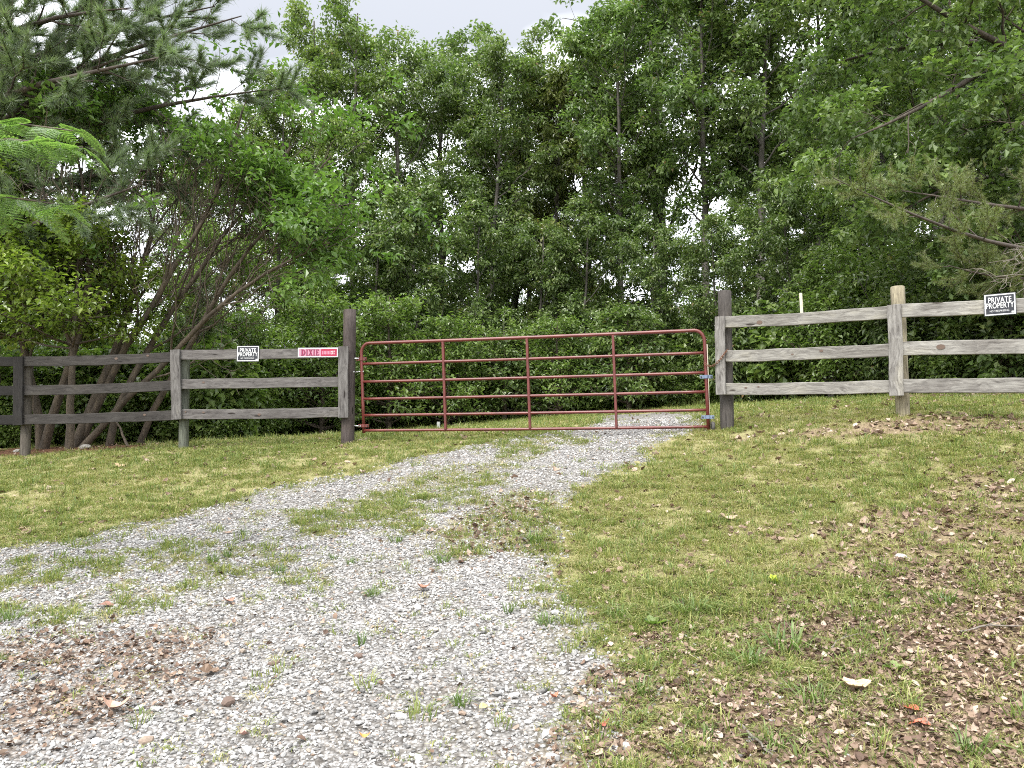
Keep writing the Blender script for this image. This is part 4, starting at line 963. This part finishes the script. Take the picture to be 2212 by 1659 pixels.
bm = bmesh.new(); bmesh.ops.create_circle(bm, cap_ends=True, segments=10, radius=.5); bmesh.ops.rotate(bm, verts=bm.verts, matrix=Matrix.Rotation(R(90), 3, 'X'))
KNOT = bpy.data.meshes.new('knot'); bm.to_mesh(KNOT); bm.free(); KNOT.materials.append(M['clod'])
def knots(parent_name_rails, spots):
    for ri, tt, off, sz in spots:
        o = parent_name_rails[ri]; L = max(v.co.x for v in o.data.vertices)
        side = min(v.co.y for v in o.data.vertices) if (o.matrix_basis.to_3x3() @ Vector((0, 1, 0))).y > 0 else max(v.co.y for v in o.data.vertices)
        k = mobj('knot', KNOT, o); k.location = (L * tt, side + (-.0015 if side < 0 else .0015), off); k.scale = (sz * 1.5, 1, sz)
knots([c for c in lf.children if c.name.startswith('rail')], [(3, .82, .03, .03), (3, .62, 0, .035), (5, .80, .02, .03), (7, .16, .02, .03), (8, .16, .02, .028), (8, .50, -.02, .034), (8, .05, .03, .02)])
for (xt, yt, zt), (xb, yb, zb), c in (((-2.438, 11.055, 2.965), (-2.425, 11.055, 1.935), (.155, .152, .152)), ((-4.918, 11.155, 2.93), (-4.862, 11.155, 1.912), (.15, .147, .146)), ((-7.33, 11.355, 2.85), (-7.285, 11.355, 1.835), (.02, .0185, .018)), ((-9.87, 11.56, 2.87), (-9.82, 11.56, 1.83), (.03, .029, .028))):  # two outermost covers near black, wet and shade in their colour too
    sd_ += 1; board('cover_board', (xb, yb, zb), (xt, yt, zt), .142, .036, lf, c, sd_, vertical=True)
pole('gate_post', (-2.385, 11.2, 1.30), (-2.385, 11.2, 3.522), .098, .092, lf, (.075, .062, .060), 1)
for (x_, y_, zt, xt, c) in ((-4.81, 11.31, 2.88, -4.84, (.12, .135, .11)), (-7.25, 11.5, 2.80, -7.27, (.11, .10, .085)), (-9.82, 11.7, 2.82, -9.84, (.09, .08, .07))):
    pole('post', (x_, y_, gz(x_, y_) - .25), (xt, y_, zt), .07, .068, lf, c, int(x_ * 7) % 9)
rf = empty('board_fence', (2.765, 9.9, gz(2.765, 9.9))); tag(rf, 'pale grey three board fence right of the gate, climbing the bank', 'fence', 'board fences beside the gate')
FR = Vector((-.5, -.86, 0))
R_rows = [[((2.69, 9.83, 3.119), (4.375, 8.79, 3.072)), ((2.685, 9.83, 2.681), (4.36, 8.79, 2.635)), ((2.68, 9.83, 2.259), (4.345, 8.79, 2.213))],
          [((4.395, 8.78, 3.085), (6.2, 7.37, 2.97)), ((4.38, 8.78, 2.646), (6.2, 7.37, 2.52)), ((4.365, 8.78, 2.222), (6.2, 7.37, 2.12))]]
for i, row in enumerate(R_rows):
    for a, b in row:
        sd_ += 1; a = Vector(a); b = Vector(b); d = (b - a).normalized() * .006
        board('rail', a + d, b - d, (.147, .156)[i], .036, rf, ((.245, .243, .232), (.275, .274, .265))[i], sd_, front=FR)
knots([c for c in lf.children if c.name.startswith('cover')], [])
knots([c for c in rf.children if c.name.startswith('rail')], [(0, .25, -.03, .05), (1, .45, -.01, .02), (1, .62, .02, .03), (2, .16, .01, .022), (2, .24, .02, .02), (4, .03, .0, .045), (4, .21, .01, .06), (4, .78, .02, .025)])
for (xt, yt, zt), (xb, yb, zb), w_ in (((2.672, 9.785, 3.19), (2.665, 9.785, 2.185), .125), ((4.392, 8.735, 3.15), (4.378, 8.735, 2.105), .148), ((6.18, 7.33, 3.05), (6.17, 7.33, 2.0), .148)):
    sd_ += 1; board('cover_board', (xb, yb, zb), (xt, yt, zt), w_, .036, rf, (.24, .238, .233), sd_, front=FR, vertical=True)
pole('gate_post', (2.775, 9.93, 1.45), (2.78, 9.93, 3.545), .087, .085, rf, (.075, .069, .065), 4)
pole('post', (4.525, 8.9, 1.6), (4.52, 8.9, 3.39), .075, .077, rf, (.29, .265, .19), 5)
pole('post', (6.3, 7.5, 1.5), (6.3, 7.5, 3.3), .075, .075, rf, (.28, .26, .2), 6)

# ------------------------------------------------------------------ tube gate
def tube_obj(name, pts, r, mat, parent, sides=12, smooth_k=0):
    p = np.asarray(pts, float)
    v, f = tubes(p[None], np.full((1, len(p)), r), sides)
    ca = [np.arange(sides)[::-1][None], (len(v) - sides + np.arange(sides))[None]]
    me = mk_mesh(name, v - np.array(parent.location), [f] + ca, [mat], smooth=False)
    me.polygons.foreach_set('use_smooth', np.array([True] * len(f) + [False, False]))
    return mobj(name, me, parent)
BL, TL, BR, TR = (np.array(q) for q in ((-2.145, 11.15, 1.752), (-2.205, 11.15, 3.021), (2.537, 9.95, 1.778), (2.508, 9.95, 3.039)))
def gp(u, v): return (BL * (1 - u) + BR * u) * (1 - v) + (TL * (1 - u) + TR * u) * v
gate = empty('tube_gate', tuple(BL)); tag(gate, 'long red brown six rail tube gate closed across the gravel drive', 'gate')
frame_pts = [gp(0, -.03), gp(0, .3), gp(0, .6), gp(0, .86)]
for a in np.linspace(0, math.pi / 2, 8): frame_pts.append(gp(.026 * (1 - math.cos(a)), .88 + .12 * math.sin(a)))
for u in np.linspace(.05, .95, 22): frame_pts.append(gp(u, 1 - .006 * math.sin(math.pi * u)))
for a in np.linspace(math.pi / 2, 0, 8): frame_pts.append(gp(1 - .026 * (1 - math.cos(a)), .88 + .12 * math.sin(a)))
frame_pts += [gp(1, .86), gp(1, .6), gp(1, .3), gp(1, -.035)]
tube_obj('frame', frame_pts, .023, M['gate'], gate, 14)
for v_ in (.763, .557, .36, .173, 0.0):
    tube_obj('rail', [gp(u, v_ - .004 * math.sin(math.pi * u)) for u in np.linspace(.003, .997, 24)], .0195, M['gate'], gate)
def box_mesh(name, sx, sy, sz, mat, bev=.003):
    bm = bmesh.new(); bmesh.ops.create_cube(bm, size=1)
    for v in bm.verts: v.co = Vector((v.co.x * sx, v.co.y * sy, v.co.z * sz))
    bmesh.ops.bevel(bm, geom=list(bm.edges), offset=bev, segments=1, affect='EDGES')
    me = bpy.data.meshes.new(name); bm.to_mesh(me); bm.free(); me.materials.append(mat); return me
def place(o, parent, loc, rot=(0, 0, 0)):
    o.location = Vector(loc) - (parent.location if parent else Vector()); o.rotation_euler = rot; return o
GA = math.atan2(-1.2, 4.68)       # direction of the gate in plan
for u in (.2594, .5113, .7554):
    a = gp(u, .0); b = gp(u, .985); mid = (a + b) / 2
    me = box_mesh('upright', .032, .052, np.linalg.norm(b - a), M['gate'])
    place(mobj('upright', me, gate), gate, mid, (0, math.atan2((b - a)[0], (b - a)[2]), GA))
def band(v_, u, mat, wid=.045, over=.055):
    c = gp(u, v_)
    bm = bmesh.new()
    for sgn in (-1, 1):
        g = bmesh.ops.create_cone(bm, cap_ends=True, segments=14, radius1=.031, radius2=.031, depth=wid) if sgn > 0 else None
    for s in (-1, 1):
        g = bmesh.ops.create_cube(bm, size=1)
        for v in g['verts']: v.co = Vector((v.co.x * .05 + s * over, v.co.y * .02, v.co.z * wid))
    me = bpy.data.meshes.new('clamp'); bm.to_mesh(me); bm.free(); me.materials.append(mat)
    o = place(mobj('clamp', me, gate), gate, c, (0, 0, GA))
    for s in (-1, 1):
        b = mobj('bolt', BOLT, o); b.location = (s * (over + .008), -.014, 0); b.rotation_euler = (R(90), 0, 0)
    return o
bm = bmesh.new(); bmesh.ops.create_cone(bm, cap_ends=True, segments=6, radius1=.010, radius2=.010, depth=.02)
BOLT = bpy.data.meshes.new('bolt'); bm.to_mesh(BOLT); bm.free(); BOLT.materials.append(M['bolt'])
band(.515, 1, M['blue_clamp']); band(.10, 1, M['blue_clamp'])
h1 = band(.82, 0, M['gate']); h2 = band(.055, 0, M['gate'])
for v_ in (.835, .058):
    c = gp(0, v_); tube_obj('hinge_pin', [c + np.array([-.19, .03, .0]), c + np.array([-.10, .02, -.008]), c + np.array([-.035, 0, -.012])], .011, M['steel'], gate, 8)
for k in range(5):
    c = gp(0, .68); tube_obj('hinge_chain', [c + np.array([-.19 + .045 * k, .02 - .02 * (k % 2), -.02 * math.sin(k)]), c + np.array([-.15 + .045 * k, -.02 + .02 * (k % 2), -.01])], .009, M['steel'], gate, 6)
# support wheel at the latch end
wh = mobj('wheel', None, gate) if False else empty('wheel', (0, 0, 0)); wh.parent = gate
wc = gp(1, 0) + np.array([.055, -.015, -.005]); place(wh, gate, wc, (0, 0, R(82)))
bm = bmesh.new()
prof = [(.030, -.016), (.058, -.022), (.070, -.016), (.075, 0), (.070, .016), (.058, .022), (.030, .016)]
rings = [[bm.verts.new((math.cos(a) * r_, h_, math.sin(a) * r_)) for (r_, h_) in prof] for a in np.linspace(0, 6.2832, 20, endpoint=False)]
for i in range(20):
    A, B = rings[i], rings[(i + 1) % 20]
    for k in range(7): bm.faces.new((A[k], B[k], B[(k + 1) % 7], A[(k + 1) % 7]))
bmesh.ops.recalc_face_normals(bm, faces=bm.faces)
me = bpy.data.meshes.new('tyre'); bm.to_mesh(me); bm.free(); me.materials.append(M['rubber'])
for p_ in me.polygons: p_.use_smooth = True
mobj('tyre', me, wh)
bm = bmesh.new(); bmesh.ops.create_cone(bm, cap_ends=True, segments=14, radius1=.031, radius2=.031, depth=.03, matrix=Matrix.Rotation(R(90), 4, 'X'))
me = bpy.data.meshes.new('hub'); bm.to_mesh(me); bm.free(); me.materials.append(M['steel']); mobj('hub', me, wh)
fk = mobj('fork', box_mesh('fork', .022, .006, .12, M['bolt'], .002), wh); fk.location = (0, -.028, .05)
fk = mobj('fork', box_mesh('fork', .022, .006, .12, M['bolt'], .002), wh); fk.location = (0, .028, .05)

# chain from gate to latch post, every link a part
def link_mesh():
    bm = bmesh.new(); n = 12; m = 6; rings = []
    for i in range(n):
        a = i / n * 6.2832; cx = math.cos(a) * .014 + (.011 if math.cos(a) > 0 else -.011); cz = math.sin(a) * .011
        nx_, nz_ = math.cos(a), math.sin(a)
        rings.append([bm.verts.new((cx + nx_ * .0042 * math.cos(b), .0042 * math.sin(b), cz + nz_ * .0042 * math.cos(b))) for b in np.linspace(0, 6.2832, m, endpoint=False)])
    for i in range(n):
        A, B = rings[i], rings[(i + 1) % n]
        for k in range(m): bm.faces.new((A[k], B[k], B[(k + 1) % m], A[(k + 1) % m]))
    bmesh.ops.recalc_face_normals(bm, faces=bm.faces)
    me = bpy.data.meshes.new('link'); bm.to_mesh(me); bm.free(); me.materials.append(M['rust']); return me
LINK = link_mesh()
cpts = resample([(2.49, 9.90, 2.60), (2.53, 9.885, 2.555), (2.575, 9.80, 2.548), (2.63, 9.745, 2.60), (2.68, 9.735, 2.665), (2.725, 9.75, 2.735), (2.77, 9.80, 2.76)], 14)
ch = empty('latch_chain', tuple(cpts[0])); tag(ch, 'rusty steel chain tying the red gate to the right gate post', 'chain')
for i in range(len(cpts) - 1):
    d = Vector(cpts[i + 1] - cpts[i]); o = mobj('link', LINK, ch)
    o.location = Vector((cpts[i] + cpts[i + 1]) / 2) - ch.location
    q = d.to_track_quat('X', 'Z'); o.rotation_euler = (q @ Euler((R(90) * (i % 2) + .3, 0, 0)).to_quaternion()).to_euler()
    o.scale = (max(.9, d.length / .034),) * 3

# ------------------------------------------------------------------ signs
def text_mesh(body, w, h, mat, bold=.0, name='lettering', space=1.0):
    cu = bpy.data.curves.new(name, 'FONT'); cu.body = body; cu.size = 1; cu.offset = bold; cu.extrude = .02; cu.space_character = space
    cu.resolution_u = 3
    o = bpy.data.objects.new(name, cu)
    COL.objects.link(o)
    dg = bpy.context.evaluated_depsgraph_get()
    me = bpy.data.meshes.new_from_object(o.evaluated_get(dg))
    COL.objects.unlink(o); bpy.data.objects.remove(o)
    co = np.zeros(len(me.vertices) * 3, np.float32); me.vertices.foreach_get('co', co); co = co.reshape(-1, 3)
    mn = co.min(0); mx_ = co.max(0)
    co[:, 0] = (co[:, 0] - (mn[0] + mx_[0]) / 2) / (mx_[0] - mn[0]) * w
    co[:, 1] = (co[:, 1] - (mn[1] + mx_[1]) / 2) / (mx_[1] - mn[1]) * h
    co[:, 2] = co[:, 2] / .02 * .0006
    me.vertices.foreach_set('co', co.ravel()); me.materials.clear(); me.materials.append(mat); me.name = name; me.update(); return me
def plate(name, w, h, t, mat, parent, loc=(0, 0, 0)):
    o = mobj(name, box_mesh(name, w, h, t, mat, .0004), parent); o.location = loc; return o
def sign_root(name, c, xdir, label, group=None):
    X = Vector(xdir).normalized(); Yv = Vector((0, 0, 1)); Z = X.cross(Yv).normalized(); Yv = Z.cross(X)
    t = empty(name, c); t.rotation_euler = Matrix((X, Yv, Z)).transposed().to_euler(); return tag(t, label, 'sign', group)
def private_sign(c, xdir, w, h, label):
    t = sign_root('private_property_sign', c, xdir, label, 'private property signs')
    plate('panel', w, h, .003, M['sign_black'], t)
    b = .012
    for (bw, bh, x_, y_) in ((w - .012, b, 0, h / 2 - .012), (w - .012, b, 0, -h / 2 + .012), (b, h - .0365, w / 2 - .012, 0), (b, h - .0365, -w / 2 + .012, 0)):
        plate('border', bw, bh, .0016, M['sign_white'], t, (x_, y_, .002))
    for body, ww, hh, x_, y_, bo in (('PRIVATE', .72, .255, .0, .22, .013), ('PROPERTY', .86, .255, .0, -.04, .013), ('NO TRESPASSING', .60, .085, -.02, -.285, .006)):
        o = mobj('lettering', text_mesh(body, w * ww, h * hh, M['sign_white'], bo, space=1.06), t); o.location = (x_ * w, y_ * h, .0022)
    plate('corner_mark', w * .10, h * .075, .0016, M['sign_white'], t, (w * .40, -h * .37, .002))
    return t
private_sign((-3.846, 11.130, 2.869), (1, -.04, 0), .331, .232, 'black and white private property sign nailed to the left fence top rail')
private_sign((5.198, 8.10, 3.038), (.785, -.62, -.012), .292, .236, 'black and white private property sign on the right fence at the picture edge')
dx_ = sign_root('strip_sign', (-2.817, 11.087, 2.8815), (1, -.04, .0), 'long red and white strip sign lettered DIXIE on the left fence top rail')
w, h = .585, .138
plate('panel', w, h, .003, M['sign_white'], dx_)
plate('pink_field', w * .555, h * .80, .001, M['sign_pink'], dx_, (-w * .195, -.002, .002))
plate('red_field', w * .40, h * .80, .001, M['sign_red'], dx_, (w * .277, -.002, .002))
def strokes(name, rects, arcs, mat, parent, loc, sx, sy, t=.0008):
    """slab-serif letter strokes as joined thin bars"""
    V = []; F = []
    def poly4(q):
        i = len(V); V.extend([(x_ * sx, y_ * sy, 0) for x_, y_ in q] + [(x_ * sx, y_ * sy, t) for x_, y_ in q])
        F.extend([(i + 4, i + 5, i + 6, i + 7), (i, i + 1, i + 5, i + 4), (i + 1, i + 2, i + 6, i + 5), (i + 2, i + 3, i + 7, i + 6), (i + 3, i, i + 4, i + 7)])
    for q in rects: poly4(q)
    for (cx, cyy, rx, ry, th, a0, a1) in arcs:
        A = np.linspace(a0, a1, 10)
        for p_, q_ in zip(A[:-1], A[1:]):
            poly4([(cx + (rx - th) * math.cos(p_), cyy + (ry - .12) * math.sin(p_)), (cx + rx * math.cos(p_), cyy + ry * math.sin(p_)), (cx + rx * math.cos(q_), cyy + ry * math.sin(q_)), (cx + (rx - th) * math.cos(q_), cyy + (ry - .12) * math.sin(q_))])
    o = mobj(name, mk_mesh(name, np.array(V), [np.array(F)], [mat]), parent); o.location = loc; return o
def rc(x0, y0, x1, y1): return [(x0, y0), (x1, y0), (x1, y1), (x0, y1)]
LET = {'D': ([rc(-.3, -.5, -.02, .5), rc(-.42, -.5, .05, -.4), rc(-.42, .4, .05, .5)], [(-.02, 0, .46, .5, .22, -math.pi / 2, math.pi / 2)]),
       'I': ([rc(-.14, -.5, .14, .5), rc(-.3, -.5, .3, -.4), rc(-.3, .4, .3, .5)], []),
       'X': ([[(-.4, .5), (-.1, .5), (.4, -.5), (.1, -.5)], [(.26, .5), (.38, .5), (-.26, -.5), (-.38, -.5)], rc(-.46, .42, -.02, .5), rc(.12, .42, .46, .5), rc(-.46, -.5, -.12, -.42), rc(.02, -.5, .46, -.42)], []),
       'E': ([rc(-.3, -.5, -.04, .5), rc(-.42, -.5, .4, -.4), rc(-.42, .4, .38, .5), rc(-.04, -.05, .2, .05), rc(.28, -.5, .4, -.22), rc(.26, .22, .38, .5)], [])}
xo = -w * .425
for ch_, adv in (('D', .083), ('I', .049), ('X', .073), ('I', .047), ('E', .066)):
    r_c, a_c = LET[ch_]; cx = xo + adv * .45; hh = h * .64
    strokes('letter', r_c, a_c, M['sign_shadow'], dx_, (cx - .006, .001, .0026), adv * .92, hh)
    strokes('letter', r_c, a_c, M['sign_letter'], dx_, (cx, -.001, .0036), adv * .92, hh)
    xo += adv * .86
r_ = np.random.default_rng(8)
for i in range(9):   # worn small print, unreadable in the photograph
    dark = i > 5; x_ = w * (.125 + .036 * i)
    strokes('small_print', [rc(-.4, -.5, .4, .5)] if not dark else [rc(-.4, -.5, -.1, .5), rc(.05, -.5, .4, -.3), rc(.05, .25, .4, .5)], [], M['sign_pink'] if not dark else M['sign_white'], dx_, (x_, -.002 + r_.normal(0, .001), .0028), .0165, h * .36)

# ------------------------------------------------------------------ marker stakes, stones, sticks, fallen leaves, weeds
def stake(x_, y_, zt, wx, label, mat, zb=None):
    g = gz(x_, y_) - .1; L = zt - g
    me = box_mesh('marker_stake', wx, wx * .55, L, mat, .003)
    for v in me.vertices: v.co.z += L / 2
    o = mobj('marker_stake', me); o.location = (x_, y_, g); o.rotation_euler = (R(.6), R(-1.0), .2)
    return tag(o, label, 'stake', 'white marker stakes')
me_ = box_mesh('marker_stake', .034, .02, .40, M['stake'], .003)
o = mobj('marker_stake', me_); o.location = (3.557, 9.345, 3.205); o.rotation_euler = (0, R(-1.2), -.55)
tag(o, 'pale stake fixed behind the right fence and showing above its top rail', 'stake', 'white marker stakes')
stake(2.945, 11.5, 3.05, .03, 'thin white stake between the gate and the latch post', M['stake'])
def pipe_stake(x_, y_, zt, r0, label):
    g = gz(x_, y_) - .1; v, f = tubes(np.array([[(0, 0, 0), (0, 0, .1), (.004, 0, zt - g)]], float), np.full((1, 3), r0), 10)
    o = mobj('marker_pipe', mk_mesh('marker_pipe', v, [f, (len(v) - 10 + np.arange(10))[None]], [M['pvc']])); o.location = (x_, y_, g)
    return tag(o, label, 'stake', 'white marker stakes')
pipe_stake(-1.56, 16.3, gz(-1.56, 16.3) + .2, .036, 'short white pipe standing in the grass behind the first gate upright')
def rock(seed, loc, s, mat, name, label, cat, group=None):
    r = np.random.default_rng(seed); bm = bmesh.new(); bmesh.ops.create_icosphere(bm, subdivisions=2, radius=.5)
    for v in bm.verts: v.co *= 1 + .12 * math.sin(7 * v.co.x + seed) + r.uniform(-.1, .1)
    for v in bm.verts: v.co.z *= .6
    me = bpy.data.meshes.new(name); bm.to_mesh(me); bm.free(); me.materials.append(mat)
    o = mobj(name, me); o.location = (loc[0], loc[1], gz(*loc) + s * .1); o.scale = (s * 1.3, s, s); o.rotation_euler = (0, 0, seed)
    return tag(o, label, cat, group)
rock(1, (2.71, 5.44), .075, M['rock'], 'pale_stone', 'pale rounded stone lying in the right lawn', 'stone', 'loose stones')
rock(2, (-6.88, 12.45), .16, M['rock'], 'pale_stone', 'pale stone on the pine straw under the fanned tree', 'stone', 'loose stones')
rock(3, (-7.82, 12.21), .12, M['rock'], 'pale_stone', 'pale stone beside the leftmost fence post', 'stone', 'loose stones')
rock(4, (-1.38, 4.57), .055, M['clod'], 'earth_clod', 'small dark clod in the middle of the gravel', 'clod', 'dark clods on the gravel')
rock(5, (-1.48, 4.13), .075, M['clod'], 'earth_clod', 'larger dark clod low on the left gravel', 'clod', 'dark clods on the gravel')
rock(6, (-.89, 4.58), .05, M['clod'], 'earth_clod', 'dark clod beside the weeds in the gravel centre', 'clod', 'dark clods on the gravel')
def stick(pts, r0, label, mat='dead_twig', side=2):
    pts = [(p[0], p[1], gz(p[0], p[1]) + p[2]) for p in pts]; q = resample(pts, 7); r = np.random.default_rng(int(abs(pts[0][0]) * 100))
    q[1:-1] += r.normal(0, .006, (5, 3)); paths = q[None]; rad = (r0 * (1.1 - .6 * np.linspace(0, 1, 7)))[None]
    b, br, _ = grow(r, paths, rad, side, .3, .8, lambda t: .14 + 0 * t, (.4, .8), 0, 0, K=3, rs=.6, rmin=.002)
    v, f = join([tubes(paths, rad, 6), tubes(b, br, 4)]); o0 = np.array(pts[0])
    o = mobj('fallen_stick', mk_mesh('fallen_stick', v - o0, [f], [M[mat]], smooth=True)); o.location = o0
    return tag(o, label, 'stick', 'fallen sticks')
stick([(1.04, 3.60, .02), (1.06, 3.45, .025), (1.11, 3.29, .015)], .007, 'pale dead stick at the bottom edge right of the gravel')
stick([(2.48, 4.35, .02), (2.65, 4.37, .03), (2.86, 4.36, .02)], .006, 'thin pale stick at the right picture edge')
stick([(1.75, 4.31, .015), (1.82, 4.38, .02), (1.91, 4.47, .015)], .005, 'short pale twig among the big grass tufts')
stick([(-6.15, 12.35, .0), (-6.35, 12.5, .28), (-6.62, 12.7, .55)], .022, 'broken branch leaning to the ground behind the left fence', 'bark_fan', 3)
# fallen leaves one can pick out
def fallen(loc, s, col, label, seed, rz, tilt=(.1, .1)):
    key = 'leaf_col_%02d' % seed
    m, nt, out = new_mat(key); p = N(nt, 'ShaderNodeBsdfPrincipled'); tcn = N(nt, 'ShaderNodeTexCoord')
    c = ramp(nt, noise(nt, tcn.outputs['Object'], 4, 4), [(.3, tuple(x * .7 for x in col)), (.7, tuple(min(1, x * 1.2) for x in col))])
    nt.links.new(c, p.inputs['Base Color']); p.inputs['Roughness'].default_value = .6; nt.links.new(p.outputs[0], out.inputs[0])
    me = dead_leaf_mesh(seed, .5, .6, seed % 2 == 0); me.materials.clear(); me.materials.append(m)
    o = mobj('fallen_leaf', me); o.location = (loc[0], loc[1], gz(*loc) + .02); o.scale = (s, s, s); o.rotation_euler = (tilt[0], tilt[1], rz)
    return tag(o, label, 'leaf', 'fallen leaves')
fallen((-.63, 5.53), .11, (.20, .10, .06), 'brown leaf lying on the upper middle gravel', 201, .3)
fallen((-2.88, 5.57), .12, (.17, .08, .055), 'dark red brown leaf on the far left gravel', 202, .1)
fallen((-1.99, 5.5), .10, (.26, .13, .09), 'reddish leaf on the left gravel above the brown leaf patch', 203, 1.0)
fallen((-1.72, 4.47), .12, (.12, .075, .045), 'dark curled leaf right of the brown leaf patch', 204, .6, (.4, .2))
fallen((-.69, 3.71), .055, (.62, .24, .06), 'bright orange leaf on the gravel at the bottom', 205, .2)
fallen((-1.27, 3.75), .075, (.40, .22, .18), 'pinkish leaf on the gravel near the bottom edge', 206, 2.0)
fallen((-.14, 3.91), .055, (.55, .45, .14), 'small yellow leaf beside the lowest gravel weed', 207, .8, (.5, 0))
fallen((1.73, 5.2), .10, (.42, .52, .06), 'bright yellow green leaf standing in the right lawn', 208, 1.2, (.7, .3))
fallen((1.68, 3.87), .17, (.44, .33, .22), 'large tan oak leaf low in the right leaf litter', 210, .2)
fallen((1.84, 3.64), .11, (.34, .085, .045), 'red leaf in the right leaf litter, upper of the red pair', 212, .9)
fallen((1.81, 3.52), .12, (.36, .10, .055), 'red leaf in the right leaf litter, lower of the red pair', 214, 2.6)
fallen((.42, 3.69), .07, (.30, .075, .05), 'rust red leaf on the right gravel edge near the bottom', 215, .4)
fallen((.21, 3.99), .06, (.38, .13, .07), 'small rust leaf on the gravel left of the edge', 216, .8)
fallen((1.8, 6.49), .15, (.36, .27, .19), 'curled tan leaf on the grass right of the drive', 217, .1, (.4, .1))
fallen((-2.04, 4.07), .14, (.42, .27, .20), 'large pale brown leaf in the left leaf patch', 218, .3)
fallen((-5.05, 10.0), .16, (.45, .32, .20), 'tan leaf on the left lawn before the fence', 219, .1, (.3, 0))
# weeds and clumps
WEED = [blades_mesh('blades', 500, 26, .03, .10, .0032, 1.1, M['weed'], (.1, .8)), blades_mesh('blades', 501, 40, .05, .14, .004, 1.3, M['weed'], (.2, 1.0)), blades_mesh('blades', 502, 18, .02, .12, .003, .8, M['weed'], (.0, .6)), blades_mesh('blades', 503, 60, .08, .16, .004, 1.6, M['weed'], (.2, 1.0))]
def broad_weed(seed, n=9, L=.07):
    r = np.random.default_rng(seed); V = []; F = []; T = []
    for k in range(n):
        a = k * 2.4 + r.uniform(-.3, .3); d = np.array([math.cos(a), math.sin(a), r.uniform(.3, 1.1)]); d /= np.linalg.norm(d); s_ = np.array([-math.sin(a), math.cos(a), 0]); l = L * r.uniform(.6, 1.2); i = len(V)
        V.extend([np.zeros(3), d * l * .35 + s_ * l * .22, d * l * .75 + s_ * l * .2 - [0, 0, l * .06], d * l - [0, 0, l * .2], d * l * .75 - s_ * l * .2 - [0, 0, l * .06], d * l * .35 - s_ * l * .22])
        F.extend([(i, i + 1, i + 2, i + 3), (i, i + 3, i + 4, i + 5)]); T.extend([r.random()] * 6)
    return mk_mesh('leaves', np.array(V), [np.array(F)], [M['leaf_bright']], {'tint': np.array(T)})
BROAD = [broad_weed(1), broad_weed(2, 7, .09)]
weeds = [(-2.36, 6.49, 0, 1.0, 'weed tuft highest on the left gravel rut'), (-1.82, 6.08, 1, .8, 'spread weed tuft below the median on the left'), (-.54, 6.10, 1, .9, 'flat weed tuft on the gravel under the grassy median'), (-1.28, 6.17, 0, .9, 'thin weed under the left end of the grassy median'),
 (-1.44, 6.32, 0, .8, 'small weed beside the left end of the grassy median'), (-2.44, 7.06, 0, .9, 'dark weed near the top of the left gravel'), (-.25, 3.97, 1, .75, 'grass tuft beside the small yellow leaf'), (-.91, 4.73, 2, .9, 'weed with brown leaves at the gravel centre'),
 (-.98, 5.53, 3, .55, 'low weed patch in the middle gravel'), (-.99, 6.66, 1, .8, 'green weed at the lower edge of the median'), (.20, 6.42, 1, 1.1, 'dark bushy weed at the right gravel edge by the lawn tip'), (.37, 5.19, 0, .9, 'weed at the gravel edge under the lawn tip'),
 (.20, 4.86, 1, .8, 'sprawling weed on the right gravel'), (1.11, 4.89, 3, .9, 'large leafy grass clump right of the gravel edge'), (1.53, 4.36, 3, 1.1, 'widest grass clump in the right leaf litter'), (1.25, 4.19, 1, 1.1, 'upright grass clump left of the widest clump'),
 (1.43, 3.81, 3, .8, 'grass clump left of the large tan leaf'), (.67, 3.97, 1, .8, 'dry grass tuft in the litter near the gravel'), (1.93, 3.33, 1, .9, 'yellow green tuft at the bottom right corner'), (1.14, 3.46, 3, .6, 'low dry tuft beside the bottom stick'),
 (2.61, 4.74, 1, 1.0, 'yellow green tuft at the right picture edge'), (.65, 4.90, 3, .7, 'dark tuft at the ragged edge of lawn and gravel'), (.89, 3.55, 0, .7, 'thin tuft low in the litter by the gravel'), (.84, 3.68, 0, .7, 'thin tuft above the lowest litter tuft'), (-.03, 5.08, 0, .9, 'small clump alone in the right gravel wheel track'),
 (-2.45, 6.40, 1, .8, 'spread tuft at the far left of the gravel weeds'), (-3.45, 5.39, 3, .7, 'green tuft at the left picture edge on the gravel')]
for i, (x_, y_, k_, s_, lab) in enumerate(weeds):
    o = mobj('grass_tuft', WEED[k_]); o.location = (x_, y_, gz(x_, y_)); o.rotation_euler = (0, 0, i * 1.7); o.scale = (s_,) * 3
    tag(o, lab, 'weed', 'weeds in the gravel and litter')
for i, (x_, y_, k_, s_, lab) in enumerate([(.85, 4.75, 1, 1.2, 'broad leaved plantain at the ragged lawn edge'), (1.97, 4.04, 0, 1.2, 'broad leaved weed right of the large tan leaf'), (2.35, 4.9, 0, .9, 'small broad leaved weed in the right lawn'), (1.35, 5.6, 0, .8, 'small broad leaved weed left of the yellow green leaf')]):
    o = mobj('broadleaf_weed', BROAD[k_]); o.location = (x_, y_, gz(x_, y_)); o.rotation_euler = (0, 0, i); o.scale = (s_,) * 3
    tag(o, lab, 'weed', 'broad leaved weeds')
